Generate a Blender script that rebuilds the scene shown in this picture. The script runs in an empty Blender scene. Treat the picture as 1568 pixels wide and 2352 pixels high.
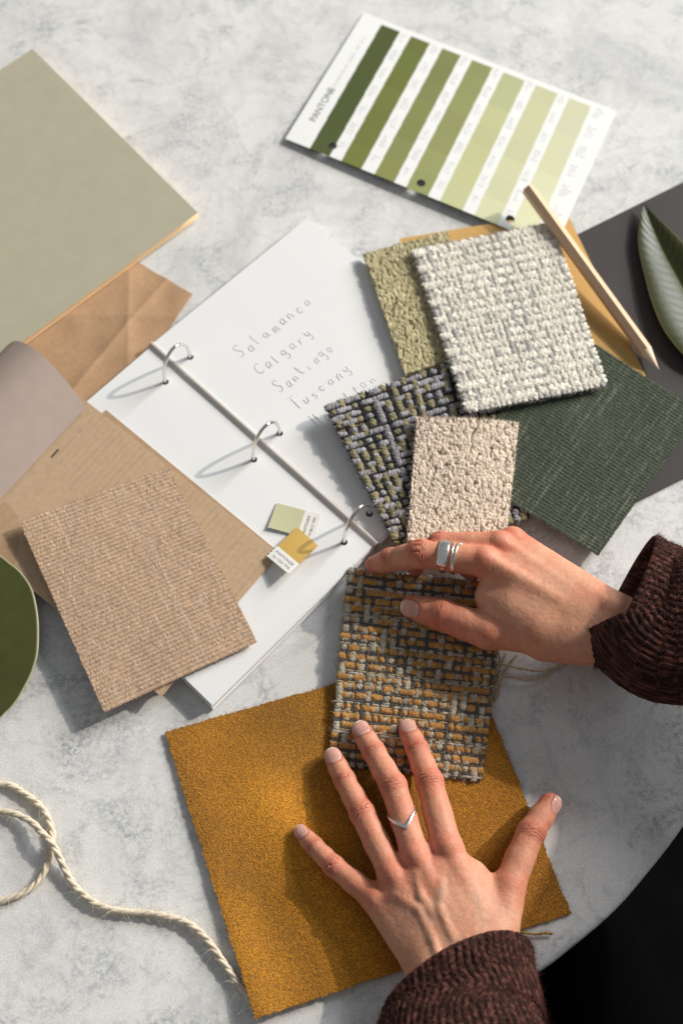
import bpy, math
import numpy as np
rng = np.random.default_rng(7)
C = bpy.context.scene.collection
CM = 0.01
PI = math.pi

# ------------------------------------------------------------------ camera model (centimetres, table top at z = 0)
TILT = math.radians(25.0); DIST = 116.0; FPX = 3200.0
CAM = np.array([0.0, -DIST * math.sin(TILT), DIST * math.cos(TILT)])
UPV = np.array([0.0, math.cos(TILT), math.sin(TILT)]); BACK = np.array([0.0, -math.sin(TILT), math.cos(TILT)])

def P(px, py, z=0.0):
    d = np.array([(px - 784.0) / FPX, 0, 0]) + (1176.0 - py) / FPX * UPV - BACK
    return CAM + d * ((z - CAM[2]) / d[2])

def nz(v):
    v = np.asarray(v, float)
    return v / np.maximum(np.linalg.norm(v, axis=-1, keepdims=True), 1e-9)

# ------------------------------------------------------------------ noise in numpy
def _hash(ix, iy, iz, seed):
    h = (ix.astype(np.int64) * 374761393 + iy.astype(np.int64) * 668265263 + iz.astype(np.int64) * 2147483647 + seed * 144269) & 0xFFFFFFFF
    h = ((h ^ (h >> 13)) * 1274126177) & 0xFFFFFFFF
    h = ((h ^ (h >> 16)) * 1597334677) & 0xFFFFFFFF
    return ((h ^ (h >> 15)) & 0xFFFF) / 65535.0

def vnoise(p, seed=0):
    p = np.asarray(p, float); i = np.floor(p).astype(np.int64); f = p - i; f = f * f * (3 - 2 * f)
    r = 0
    for dx in (0, 1):
        for dy in (0, 1):
            for dz in (0, 1):
                w = (f[..., 0] if dx else 1 - f[..., 0]) * (f[..., 1] if dy else 1 - f[..., 1]) * (f[..., 2] if dz else 1 - f[..., 2])
                r = r + w * _hash(i[..., 0] + dx, i[..., 1] + dy, i[..., 2] + dz, seed)
    return r * 2 - 1

def fbm(p, octv=3, seed=0):
    p = np.asarray(p, float); r = 0; a = 1.0; t = 0
    for k in range(octv):
        r = r + a * vnoise(p * 2 ** k, seed + k * 17); t += a; a *= 0.5
    return r / t

def n2(u, v, seed=0, octv=2):
    return fbm(np.stack([u, v, np.zeros_like(u) + 0.37], -1), octv, seed)

def worley(u, v, seed=0, jit=0.8):
    iu = np.floor(u).astype(int); iv = np.floor(v).astype(int); best = np.full(u.shape, 9.0); bid = np.zeros(u.shape)
    for du in (-1, 0, 1):
        for dv in (-1, 0, 1):
            a = iu + du; b = iv + dv; z = np.zeros_like(a)
            cx = a + 0.5 + jit * (_hash(a, b, z, seed) - 0.5); cy = b + 0.5 + jit * (_hash(a, b, z, seed + 5) - 0.5)
            d = np.hypot(u - cx, v - cy); m = d < best
            best = np.where(m, d, best); bid = np.where(m, _hash(a, b, z, seed + 9), bid)
    return best, bid

def sstep(a, b, x):
    t = np.clip((x - a) / (b - a), 0, 1); return t * t * (3 - 2 * t)

# ------------------------------------------------------------------ objects
def tag(o, label=None, cat=None, group=None, kind=None):
    if label: o['label'] = label
    if cat: o['category'] = cat
    if group: o['group'] = group
    if kind: o['kind'] = kind
    return o

def thing(name, label, cat, loc=(0, 0, 0), group=None):
    o = bpy.data.objects.new(name, None); C.objects.link(o); o.empty_display_size = 0.02
    o.location = np.asarray(loc, float) * CM
    return tag(o, label, cat, group)

def rootloc(o):
    l = np.zeros(3)
    while o is not None:
        l = l + np.array(o.location) / CM; o = o.parent
    return l

def mk(name, V, F, material, parent=None, col=None, gloss=None, smooth=True, loc=None, uv=None):
    """one mesh object from centimetre world coordinates; F is an int array of quads, or a list of polygons"""
    V = np.asarray(V, float)
    if loc is None:
        loc = np.zeros(3) if parent is not None else np.array([V[:, 0].mean(), V[:, 1].mean(), V[:, 2].min()])
    base = (rootloc(parent) if parent is not None else np.zeros(3)) + np.asarray(loc)
    me = bpy.data.meshes.new(name)
    L = ((V - base) * CM).astype(np.float32)
    if isinstance(F, np.ndarray):
        k = F.shape[1]
        me.vertices.add(len(L)); me.vertices.foreach_set('co', L.ravel())
        me.loops.add(F.size); me.loops.foreach_set('vertex_index', F.astype(np.int32).ravel())
        me.polygons.add(len(F)); me.polygons.foreach_set('loop_start', np.arange(0, F.size, k, dtype=np.int32))
        me.polygons.foreach_set('loop_total', np.full(len(F), k, np.int32))
        me.update(calc_edges=True); me.validate()
    else:
        me.from_pydata([tuple(map(float, v)) for v in L], [], [tuple(map(int, f)) for f in F])
    if smooth:
        me.polygons.foreach_set('use_smooth', np.ones(len(me.polygons), bool))
    if col is not None:
        a = me.color_attributes.new('Col', 'FLOAT_COLOR', 'POINT')
        c = np.ones((len(V), 4), np.float32); c[:, :3] = np.clip(col, 0, 1); c[:, 3] = 0 if gloss is None else gloss
        a.data.foreach_set('color', c.ravel())
    if uv is not None:
        l = me.uv_layers.new(name='UVMap'); idx = np.empty(len(me.loops), np.int32); me.loops.foreach_get('vertex_index', idx)
        l.data.foreach_set('uv', np.asarray(uv, np.float32)[idx].ravel())
    o = bpy.data.objects.new(name, me); C.objects.link(o)
    o.location = np.asarray(loc) * CM
    if parent is not None: o.parent = parent
    if material is not None: me.materials.append(material)
    me.update()
    return o

class MB:
    """collects pieces into one mesh (centimetres)"""
    def __init__(s): s.V = []; s.F = []; s.Cc = []; s.n = 0
    def add(s, V, F, col=None):
        V = np.asarray(V, float); s.V.append(V)
        for f in ([F] if isinstance(F, np.ndarray) else F):
            s.F.append(np.asarray(f) + s.n)
        if col is None: col = (0.5, 0.5, 0.5)
        col = np.asarray(col, float)
        s.Cc.append(np.broadcast_to(col, (len(V), 3)).copy()); s.n += len(V)
    def build(s, name, material, parent=None, smooth=True, loc=None):
        V = np.concatenate(s.V); col = np.concatenate(s.Cc)
        Fs = s.F
        if all(isinstance(f, np.ndarray) and f.ndim == 2 for f in Fs) and len({f.shape[1] for f in Fs}) == 1:
            F = np.concatenate(Fs)
        else:
            F = []
            for f in Fs:
                if f.ndim == 2: F += [tuple(r) for r in f]
                else: F.append(tuple(f))
        return mk(name, V, F, material, parent, col, None, smooth, loc)

def gridF(nu, nv, wrap_u=False):
    """quads of a (nu, nv) vertex grid indexed i*nv+j"""
    i = np.arange(nu if wrap_u else nu - 1); j = np.arange(nv - 1)
    I, J = np.meshgrid(i, j, indexing='ij'); I2 = (I + 1) % nu
    return np.stack([I * nv + J, I2 * nv + J, I2 * nv + J + 1, I * nv + J + 1], -1).reshape(-1, 4)

def tubes(paths, nrm, rx, ry, K=8, closed=False):
    paths = np.asarray(paths, float)
    if paths.ndim == 2: paths = paths[None]
    n, m, _ = paths.shape
    if closed: t = np.roll(paths, -1, 1) - np.roll(paths, 1, 1)
    else: t = np.gradient(paths, axis=1)
    t = nz(t); nrm = np.broadcast_to(np.asarray(nrm, float), paths.shape)
    s = nz(np.cross(t, nrm)); b = np.cross(s, t)
    a = np.arange(K) * 2 * PI / K
    rx = np.broadcast_to(np.asarray(rx, float), (n, m)); ry = np.broadcast_to(np.asarray(ry, float), (n, m))
    V = paths[:, :, None] + np.cos(a)[None, None, :, None] * rx[:, :, None, None] * s[:, :, None] + np.sin(a)[None, None, :, None] * ry[:, :, None, None] * b[:, :, None]
    I, J, K_ = np.meshgrid(np.arange(n), np.arange(m if closed else m - 1), np.arange(K), indexing='ij')
    J2 = (J + 1) % m; K2 = (K_ + 1) % K
    idx = lambda i, j, k: (i * m + j) * K + k
    F = np.stack([idx(I, J, K_), idx(I, J, K2), idx(I, J2, K2), idx(I, J2, K_)], -1).reshape(-1, 4)
    return V.reshape(-1, 3), F

def spline(pts, n):
    pts = np.asarray(pts, float); m = len(pts)
    q = np.vstack([2 * pts[0] - pts[1], pts, 2 * pts[-1] - pts[-2]])
    d = np.concatenate([[0], np.cumsum(np.linalg.norm(np.diff(pts, axis=0), axis=1))]); d /= d[-1]
    t = np.linspace(0, 1, n); k = np.clip(np.searchsorted(d, t, side='right') - 1, 0, m - 2)
    f = ((t - d[k]) / np.maximum(d[k + 1] - d[k], 1e-9))[:, None]
    p0, p1, p2, p3 = q[k], q[k + 1], q[k + 2], q[k + 3]
    return 0.5 * (2 * p1 + (p2 - p0) * f + (2 * p0 - 5 * p1 + 4 * p2 - p3) * f ** 2 + (3 * p1 - p0 - 3 * p2 + p3) * f ** 3)

def fibres(pos, dirs, length, r=0.012, curl=0.4, seg=3):
    """thin tapering hairs as flat strips of quads: (n,3) roots and directions"""
    n = len(pos); side = nz(np.cross(dirs, nz(rng.normal(size=(n, 3))))); V = []
    cur = nz(rng.normal(size=(n, 3))) * curl
    length = np.broadcast_to(np.asarray(length, float), (n,))
    for k in range(seg + 1):
        t = k / seg
        p = pos + (dirs * t + cur * t * t) * length[:, None]
        w = r * (1 - 0.85 * t)
        V += [p - side * w, p + side * w]
    V = np.stack(V, 1).reshape(-1, 3); base = np.arange(n)[:, None] * 2 * (seg + 1)
    F = np.concatenate([np.stack([base[:, 0] + 2 * k, base[:, 0] + 2 * k + 1, base[:, 0] + 2 * k + 3, base[:, 0] + 2 * k + 2], -1) for k in range(seg)])
    return V, F

class Patch:
    """a cloth or sheet seen between four corner pixels (top-left, top-right, bottom-right, bottom-left), each with its height"""
    def __init__(s, corners, bump=None, wob=None):
        s.c = [P(*k) for k in corners]; s.bump = bump; s.wob = wob
        s.n = nz(np.cross(s.c[1] - s.c[0], s.c[0] - s.c[3]) + np.cross(s.c[2] - s.c[3], s.c[1] - s.c[2]))
        if s.n[2] < 0: s.n = -s.n
        s.w = 0.5 * (np.linalg.norm(s.c[1] - s.c[0]) + np.linalg.norm(s.c[2] - s.c[3]))
        s.h = 0.5 * (np.linalg.norm(s.c[3] - s.c[0]) + np.linalg.norm(s.c[2] - s.c[1]))
        s.eu = nz(s.c[1] - s.c[0]); s.ev = nz(s.c[3] - s.c[0])
    def __call__(s, u, v, h=0.0):
        u = np.asarray(u, float); v = np.asarray(v, float)
        U = u[..., None]; Vv = v[..., None]
        p = (1 - U) * (1 - Vv) * s.c[0] + U * (1 - Vv) * s.c[1] + U * Vv * s.c[2] + (1 - U) * Vv * s.c[3]
        if s.wob is not None: p = p + s.wob(u, v)
        if s.bump is not None: p = p + np.array([0, 0, 1.0]) * s.bump(u, v)[..., None]
        return p + s.n * np.asarray(h)[..., None]

def slab(S, nu, nv, height, thick, colf, side_col=None, edge=None):
    """top grid + skirt + bottom of a Patch; height(u,v) along the normal; edge(t, which) jitters the border"""
    u, v = np.meshgrid(np.linspace(0, 1, nu), np.linspace(0, 1, nv), indexing='ij')
    uu, vv = u.copy(), v.copy()
    if edge is not None: uu, vv = edge(u, v)
    h = height(u, v) if callable(height) else np.full(u.shape, float(height))
    T = S(uu, vv, h).reshape(-1, 3); col = np.asarray(colf(u, v, h) if callable(colf) else np.broadcast_to(colf, u.shape + (3,))).reshape(-1, 3)
    F = gridF(nu, nv)[:, ::-1]
    ring = np.concatenate([np.arange(nu) * nv, (nu - 1) * nv + np.arange(1, nv), np.arange(nu - 2, -1, -1) * nv + nv - 1, np.arange(nv - 2, 0, -1)])
    U1 = uu.reshape(-1)[ring]; V1 = vv.reshape(-1)[ring]
    Bv = S(U1, V1, np.full(len(ring), -thick)); nT = len(T); k = np.arange(len(ring)); k2 = (k + 1) % len(ring)
    top2 = T[ring]; sc = col[ring] if side_col is None else np.broadcast_to(side_col, (len(ring), 3))
    V = np.concatenate([T, top2, Bv]); cc = np.concatenate([col, sc, sc]); o1 = nT; o2 = nT + len(ring)
    F = np.concatenate([F, np.stack([o1 + k, o1 + k2, o2 + k2, o2 + k], -1)])
    return V, F, cc

def sheet(S, nu, nv, thick, colf, holes=(), hole_depth=None):
    """flat printed sheet with real punched holes [(u, v, radius_cm)]; sides and hole walls go down"""
    u, v = np.meshgrid(np.linspace(0, 1, nu), np.linspace(0, 1, nv), indexing='ij'); u = u.ravel(); v = v.ravel()
    F = gridF(nu, nv)[:, ::-1]; keep = np.ones(len(F), bool)
    fc_u = u[F].mean(1); fc_v = v[F].mean(1); walls = []
    for (hu, hv, r) in holes:
        inside = ((fc_u - hu) * S.w) ** 2 + ((fc_v - hv) * S.h) ** 2 < r * r
        keep &= ~inside
    for (hu, hv, r) in holes:
        inside = ((fc_u - hu) * S.w) ** 2 + ((fc_v - hv) * S.h) ** 2 < r * r
        vb = np.intersect1d(np.unique(F[inside]), np.unique(F[keep]))
        du = (u[vb] - hu) * S.w; dv = (v[vb] - hv) * S.h; d = np.hypot(du, dv) + 1e-9
        u[vb] = hu + du / d * r / S.w; v[vb] = hv + dv / d * r / S.h
        a = np.arange(40) * 2 * PI / 40; walls.append((hu + np.cos(a) * r / S.w, hv + np.sin(a) * r / S.h))
    F = F[keep]; T = S(u, v, np.zeros_like(u)); col = colf(u, v) if callable(colf) else np.broadcast_to(colf, (len(u), 3))
    ring = np.concatenate([np.arange(nu) * nv, (nu - 1) * nv + np.arange(1, nv), np.arange(nu - 2, -1, -1) * nv + nv - 1, np.arange(nv - 2, 0, -1)])
    V = [T, T[ring], S(u[ring], v[ring], np.full(len(ring), -thick))]; cc = [col, col[ring], col[ring]]
    k = np.arange(len(ring)); k2 = (k + 1) % len(ring); n = len(T); m = len(ring)
    Fs = [F, np.stack([n + k, n + k2, n + m + k2, n + m + k], -1)]; n += 2 * m
    hd = thick if hole_depth is None else hole_depth
    for (wu, wv) in walls:
        a = S(wu, wv, np.zeros(40)); b = S(wu, wv, np.full(40, -hd)); k = np.arange(40); k2 = (k + 1) % 40
        V += [a, b]; wc = np.broadcast_to(col[0] * 0.9, (40, 3)); cc += [wc, wc]
        Fs.append(np.stack([n + k, n + 40 + k, n + 40 + k2, n + k2], -1)); n += 80
    return np.concatenate(V), np.concatenate(Fs), np.concatenate(cc)

# ------------------------------------------------------------------ materials
class NT:
    def __init__(s, name):
        s.m = bpy.data.materials.new(name); s.m.use_nodes = True; s.t = s.m.node_tree
        s.b = s.t.nodes['Principled BSDF']; s.tc = None
    def n(s, typ, **kw):
        x = s.t.nodes.new(typ)
        for k, v in kw.items():
            if k.startswith('i_'): x.inputs[k[2:].replace('_', ' ')].default_value = v
            else: setattr(x, k, v)
        return x
    def l(s, a, b): s.t.links.new(a, b)
    def obj(s):
        if s.tc is None: s.tc = s.n('ShaderNodeTexCoord')
        return s.tc.outputs['Object']
    def noise(s, scale, detail=3, rough=0.55, dist=0.0, vec=None):
        x = s.n('ShaderNodeTexNoise'); x.inputs['Scale'].default_value = scale; x.inputs['Detail'].default_value = detail
        x.inputs['Roughness'].default_value = rough; x.inputs['Distortion'].default_value = dist
        s.l(vec if vec is not None else s.obj(), x.inputs['Vector']); return x.outputs['Fac']
    def ramp(s, fac, stops):
        x = s.n('ShaderNodeValToRGB'); e = x.color_ramp.elements
        while len(e) > 1: e.remove(e[-1])
        for i, (p, c) in enumerate(stops):
            c = (c, c, c, 1) if np.isscalar(c) else tuple(c) + (1,)
            if i == 0: e[0].position = p; e[0].color = c
            else:
                k = e.new(p); k.color = c
        s.l(fac, x.inputs['Fac']); return x.outputs['Color']
    def mix(s, a, b, fac, typ='MIX'):
        x = s.n('ShaderNodeMix', data_type='RGBA', blend_type=typ)
        for sock, val in ((x.inputs[0], fac), (x.inputs[6], a), (x.inputs[7], b)):
            if hasattr(val, 'is_linked') or hasattr(val, 'links'): s.l(val, sock)
            else: sock.default_value = val if np.isscalar(val) else (tuple(val) + (1,))[:4]
        return x.outputs[2]
    def bump(s, h, strength=0.3, dist=0.001, prev=None):
        x = s.n('ShaderNodeBump'); x.inputs['Strength'].default_value = strength; x.inputs['Distance'].default_value = dist
        s.l(h, x.inputs['Height'])
        if prev is not None: s.l(prev, x.inputs['Normal'])
        return x.outputs['Normal']
    def set(s, **kw):
        names = dict(rough='Roughness', metal='Metallic', spec='Specular IOR Level', sheen='Sheen Weight', sheen_rough='Sheen Roughness',
                     sheen_tint='Sheen Tint', coat='Coat Weight', coat_rough='Coat Roughness', sss='Subsurface Weight', sss_scale='Subsurface Scale')
        for k, v in kw.items():
            i = s.b.inputs[names[k]]
            if hasattr(v, 'links'): s.l(v, i)
            else: i.default_value = v if not isinstance(v, tuple) else (v + (1,))[:4]
        return s

def attr_mat(name, rough=0.8, noise=700, amt=0.25, bump=0.3, bdist=0.0006, bscale=None, sheen=0.0, spec=0.3, tint=None):
    t = NT(name); a = t.n('ShaderNodeAttribute', attribute_name='Col')
    col = a.outputs['Color']
    if amt:
        f = t.ramp(t.noise(noise, 4, 0.65), [(0.3, 1 - amt), (0.7, 1 + amt)])
        col = t.mix(col, f, 1.0, 'MULTIPLY')
    t.l(col, t.b.inputs['Base Color']); t.set(rough=rough, spec=spec)
    if sheen: t.set(sheen=sheen, sheen_rough=0.4)
    if tint: t.set(sheen_tint=tint)
    if bump: t.l(t.bump(t.noise(bscale or noise, 4, 0.6), bump, bdist), t.b.inputs['Normal'])
    return t.m

def plain_mat(name, col, rough=0.6, noise=300, amt=0.06, bump=0.08, bdist=0.0004, spec=0.4, metal=0.0):
    t = NT(name); f = t.ramp(t.noise(noise, 4, 0.6), [(0.3, tuple(c * (1 - amt) for c in col)), (0.7, tuple(min(1, c * (1 + amt)) for c in col))])
    t.l(f, t.b.inputs['Base Color']); t.set(rough=rough, spec=spec, metal=metal)
    if bump: t.l(t.bump(t.noise(noise * 2, 3), bump, bdist), t.b.inputs['Normal'])
    return t.m
# ------------------------------------------------------------------ materials of the place
def marble():
    t = NT('marble'); v = t.obj()
    big = t.ramp(t.noise(7.5, 7, 0.66, 0.9), [(0.28, (0.56, 0.565, 0.565)), (0.45, (0.70, 0.695, 0.675)), (0.62, (0.765, 0.755, 0.73))])
    blot = t.ramp(t.noise(26, 6, 0.7, 0.5), [(0.30, 0.50), (0.42, 1.0)])
    vein = t.ramp(t.noise(5.5, 7, 0.66, 2.2), [(0.46, 1.0), (0.5, 0.76), (0.54, 1.0)])
    grain = t.ramp(t.noise(620, 3, 0.7), [(0.3, 0.84), (0.72, 1.13)])
    fine = t.ramp(t.noise(130, 5, 0.7), [(0.30, 0.94), (0.6, 1.02)])
    spots = t.ramp(t.noise(300, 4, 0.75), [(0.29, 0.55), (0.36, 1.0)])
    c = t.mix(big, blot, 0.22, 'MULTIPLY'); c = t.mix(c, vein, 0.4, 'MULTIPLY'); c = t.mix(c, grain, 1.0, 'MULTIPLY')
    clus = t.ramp(t.noise(16, 7, 0.70, 1.2), [(0.49, 0.0), (0.66, 1.0)]); spk = t.ramp(t.noise(230, 5, 0.78, 0.2), [(0.43, 1.0), (0.57, 0.05)])
    clus2 = t.ramp(t.noise(34, 5, 0.7, 0.5), [(0.56, 0.0), (0.68, 1.0)])
    mk_ = t.n('ShaderNodeMath', operation='MULTIPLY'); t.l(clus, mk_.inputs[0]); t.l(spk, mk_.inputs[1])
    mk2 = t.n('ShaderNodeMath', operation='MULTIPLY'); t.l(clus2, mk2.inputs[0]); t.l(spk, mk2.inputs[1])
    c = t.mix(c, (0.37, 0.38, 0.388), mk_.outputs[0]); c = t.mix(c, (0.50, 0.505, 0.50), mk2.outputs[0])
    c = t.mix(c, fine, 1.0, 'MULTIPLY'); c = t.mix(c, spots, 0.6, 'MULTIPLY')
    t.l(c, t.b.inputs['Base Color'])
    t.set(rough=0.42, spec=0.42)
    t.l(t.bump(t.noise(500, 3), 0.06, 0.0004), t.b.inputs['Normal'])
    return t.m
M_marble = marble()
M_floor = plain_mat('dark_floor', (0.004, 0.004, 0.004), 0.95, 20, 0.2, 0, spec=0.0)
M_paper = attr_mat('white_paper', 0.7, 900, 0.015, 0.05, 0.0002, spec=0.25)
M_print = attr_mat('printed_card', 0.5, 900, 0.012, 0.03, 0.0002, spec=0.35)
M_chip = attr_mat('chip_card', 0.55, 900, 0.02, 0.04, 0.0002, spec=0.3)
M_board = attr_mat('board_paint', 0.65, 60, 0.035, 0.12, 0.0002, 1200, spec=0.3)
M_kraft = attr_mat('kraft_paper', 0.75, 260, 0.09, 0.12, 0.0003, spec=0.25)
M_ochre = attr_mat('ochre_card', 0.6, 500, 0.05, 0.08, 0.0002, spec=0.35)
M_dark = attr_mat('dark_board', 0.55, 700, 0.14, 0.12, 0.0002, spec=0.35)
M_ink = plain_mat('grey_ink', (0.12, 0.12, 0.13), 0.7, 900, 0.1, 0)
M_lead = plain_mat('pencil_lead', (0.72, 0.72, 0.725), 0.6, 1500, 0.25, 0)
M_black = plain_mat('black_ink', (0.03, 0.03, 0.03), 0.6, 900, 0.1, 0)
M_yarn = attr_mat('yarn', 0.9, 1400, 0.33, 0.8, 0.0010, 1100, sheen=0.25, spec=0.15)
M_chenille = attr_mat('chenille', 0.9, 1700, 0.38, 0.9, 0.0010, 1300, sheen=0.35, spec=0.15)
M_boucle = attr_mat('boucle', 0.92, 1500, 0.28, 0.7, 0.0008, 1500, sheen=0.2, spec=0.12)
M_cord = attr_mat('corduroy', 0.9, 1500, 0.30, 0.7, 0.0007, 1700, sheen=0.35, spec=0.15)
M_velvet = attr_mat('velvet', 0.6, 1250, 0.45, 0.9, 0.0010, 1250, sheen=0.22, spec=0.35, tint=(1.0, 0.5, 0.10))
M_twine = attr_mat('twine_fibre', 0.85, 900, 0.25, 0.5, 0.0006, 1500, sheen=0.2, spec=0.2)
M_wool = attr_mat('brown_wool', 0.92, 1100, 0.45, 0.8, 0.0012, 1000, sheen=0.22, spec=0.12, tint=(0.55, 0.30, 0.24))
M_wood = attr_mat('pale_wood', 0.55, 500, 0.10, 0.06, 0.0002, spec=0.4)
def metal(name, col, rough, noise=0):
    t = NT(name); t.b.inputs['Base Color'].default_value = col + (1,); t.set(metal=1.0, rough=rough)
    if noise:
        t.l(t.ramp(t.noise(noise, 4, 0.6), [(0.3, rough * 0.7), (0.7, rough * 1.4)]), t.b.inputs['Roughness'])
        t.l(t.bump(t.noise(noise * 0.6, 3), 0.08, 0.0005), t.b.inputs['Normal'])
    return t.m
M_chrome = metal('chrome', (0.78, 0.77, 0.75), 0.12)
M_rod = plain_mat('satin_steel', (0.56, 0.52, 0.47), 0.42, 300, 0.03, 0, spec=0.6, metal=0.35)
M_silver = metal('silver', (0.83, 0.82, 0.78), 0.24, 250)

# ------------------------------------------------------------------ setting: table top and dark floor
E = [P(1234, 2233), P(1309, 2178), P(1409, 2093), P(1484, 2008), P(1568, 1898)]
out = E + [np.array(k, float) for k in [(30.2, -20, 0), (35.5, -10, 0), (41, 4, 0), (46, 24, 0), (49, 50, 0), (46, 82, 0), (28, 112, 0), (-10, 128, 0),
      (-55, 120, 0), (-88, 90, 0), (-102, 45, 0), (-98, 0, 0), (-76, -33, 0), (-45, -48, 0), (-18, -48.5, 0), (0, -43.2, 0), (8, -39.9, 0)]]
oc = spline(np.array(out[-3:] + out + out[:3]), 620)
k0 = np.argmin(np.linalg.norm(oc[:120] - out[0], axis=1)); k1 = 480 + np.argmin(np.linalg.norm(oc[480:] - out[0], axis=1)); oc = oc[k0:k1]
tn = nz(np.roll(oc, -1, 0) - np.roll(oc, 1, 0)); on = np.stack([tn[:, 1], -tn[:, 0], 0 * tn[:, 0]], -1)
prof = [(1.4, 0.0), (0.55, -0.01), (0.28, -0.06), (0.1, -0.2), (0.0, -0.42), (0.0, -1.7), (0.12, -2.0), (0.5, -2.2)]
V = np.concatenate([oc - on * a + np.array([0, 0, b]) for a, b in prof]); n = len(oc)
F = [tuple(f) for f in gridF(len(prof), n)[:, ::-1]] 
F = []
for r in range(len(prof) - 1):
    for k in range(n):
        k2 = (k + 1) % n; F.append((r * n + k, (r + 1) * n + k, (r + 1) * n + k2, r * n + k2))
F.append(tuple(range(n))); F.append(tuple((len(prof) - 1) * n + k for k in range(n - 1, -1, -1)))
tab = mk('tabletop', V, F, M_marble, loc=(0, 0, 0)); tag(tab, kind='structure')
tab.data.polygons[len(tab.data.polygons) - 2].use_smooth = False
fl = mk('floor', [(-300, -300, -73), (300, -300, -73), (300, 300, -73), (-300, 300, -73)], [(0, 1, 2, 3)], M_floor, loc=(0, 0, -73)); tag(fl, kind='structure')

# ------------------------------------------------------------------ large papers and boards
def quad(c, z):  # four pixels at one height
    return [(x, y, z) for x, y in c]

class GPatch(Patch):
    """same, from four world points"""
    def __init__(s, pts, bump=None, wob=None):
        s.c = [np.asarray(p, float) for p in pts]; s.bump = bump; s.wob = wob
        s.n = nz(np.cross(s.c[1] - s.c[0], s.c[0] - s.c[3])); s.n = s.n if s.n[2] > 0 else -s.n
        s.w = np.linalg.norm(s.c[1] - s.c[0]); s.h = np.linalg.norm(s.c[3] - s.c[0])
        s.eu = nz(s.c[1] - s.c[0]); s.ev = nz(s.c[3] - s.c[0])
    def inv(s, p):
        A = np.stack([(s.c[1] - s.c[0])[:2], (s.c[3] - s.c[0])[:2]], 1)
        return np.linalg.solve(A, (np.asarray(p) - s.c[0])[:2])

# crumpled kraft paper
def crease(u, v):
    h = 0.0
    for (a, b, c, amp, s) in ((0.83, -0.56, 0.52, 0.4, 0.07), (0.5, 0.86, 0.62, 0.22, 0.08), (1.0, 0.1, 0.85, 0.6, 0.05), (0.75, 0.66, 0.95, 0.3, 0.07)):
        h = h + amp * np.exp(-np.abs(a * u + b * v - c) / s)
    return h * 0.5 + 0.18 * n2(u * 5, v * 5, 3) + 0.2 + 0.35 * sstep(0.8, 1.0, u) * sstep(0.35, 0.0, v)
S = Patch([(60, 440, 0), (444, 684, 0), (170, 1080, 0), (-230, 860, 0)], bump=crease)
V, F, cc = slab(S, 150, 150, 0.0, 0.02, lambda u, v, h: np.array([0.47, 0.29, 0.165]) * (1 + 0.10 * n2(u * 9, v * 9, 8, 3))[..., None])
tag(mk('kraft_paper', V, F, M_kraft, col=cc), 'crumpled brown kraft paper under the beige board and the ring binder', 'wrapping paper')

# beige board
T_, R_ = P(75, 112, 0.9), P(455, 489, 0.9); B_ = P(-60, 868, 0.9); L_ = T_ + (B_ - R_)
S = GPatch([L_, T_, R_, B_])
bt = thing('painted_board', 'large plain greige painted board with pale wooden edges', 'board', (L_ + R_) / 2 - [0, 0, 0.5])
V, F, cc = slab(S, 12, 12, 0.0, 0.42, lambda u, v, h: np.broadcast_to([0.43, 0.395, 0.29], u.shape + (3,)), side_col=(0.80, 0.57, 0.34))
mk('panel', V, F, M_board, bt, cc, smooth=False)
S2 = GPatch([c + nz(c - (L_ + R_) / 2) * 0.12 + [0, 0, -0.425] for c in (L_, T_, R_, B_)])
V, F, cc = slab(S2, 6, 6, 0.0, 0.10, lambda u, v, h: np.broadcast_to([0.72, 0.50, 0.28], u.shape + (3,)))
mk('backing', V, F, M_board, bt, cc, smooth=False)

# dark board under the leaf
S = Patch(quad([(1325, 538), (1740, 333), (1740, 1011), (1385, 1190)], 0.28))
V, F, cc = slab(S, 40, 40, 0.0, 0.27, lambda u, v, h: np.array([0.046, 0.040, 0.038]) * (1 + 0.12 * n2(u * 7, v * 7, 4, 3))[..., None])
tag(mk('dark_board', V, F, M_dark, col=cc, smooth=False), 'dark charcoal brown board lying under the green leaf and pencil', 'board')

# ochre card
S = Patch([(917, 548, 0.45), (1300, 487, 0.42), (1492, 884, 0.55), (1080, 968, 0.5)], bump=lambda u, v: 0.06 * np.sin(u * 3))
V, F, cc = slab(S, 40, 40, 0.0, 0.04, lambda u, v, h: np.array([0.60, 0.36, 0.115]) * (1 + 0.05 * n2(u * 60, v * 6, 4, 3))[..., None])
tag(mk('ochre_card', V, F, M_ochre, col=cc), 'mustard ochre card under the white swatch and the pencil', 'paper card')

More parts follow.
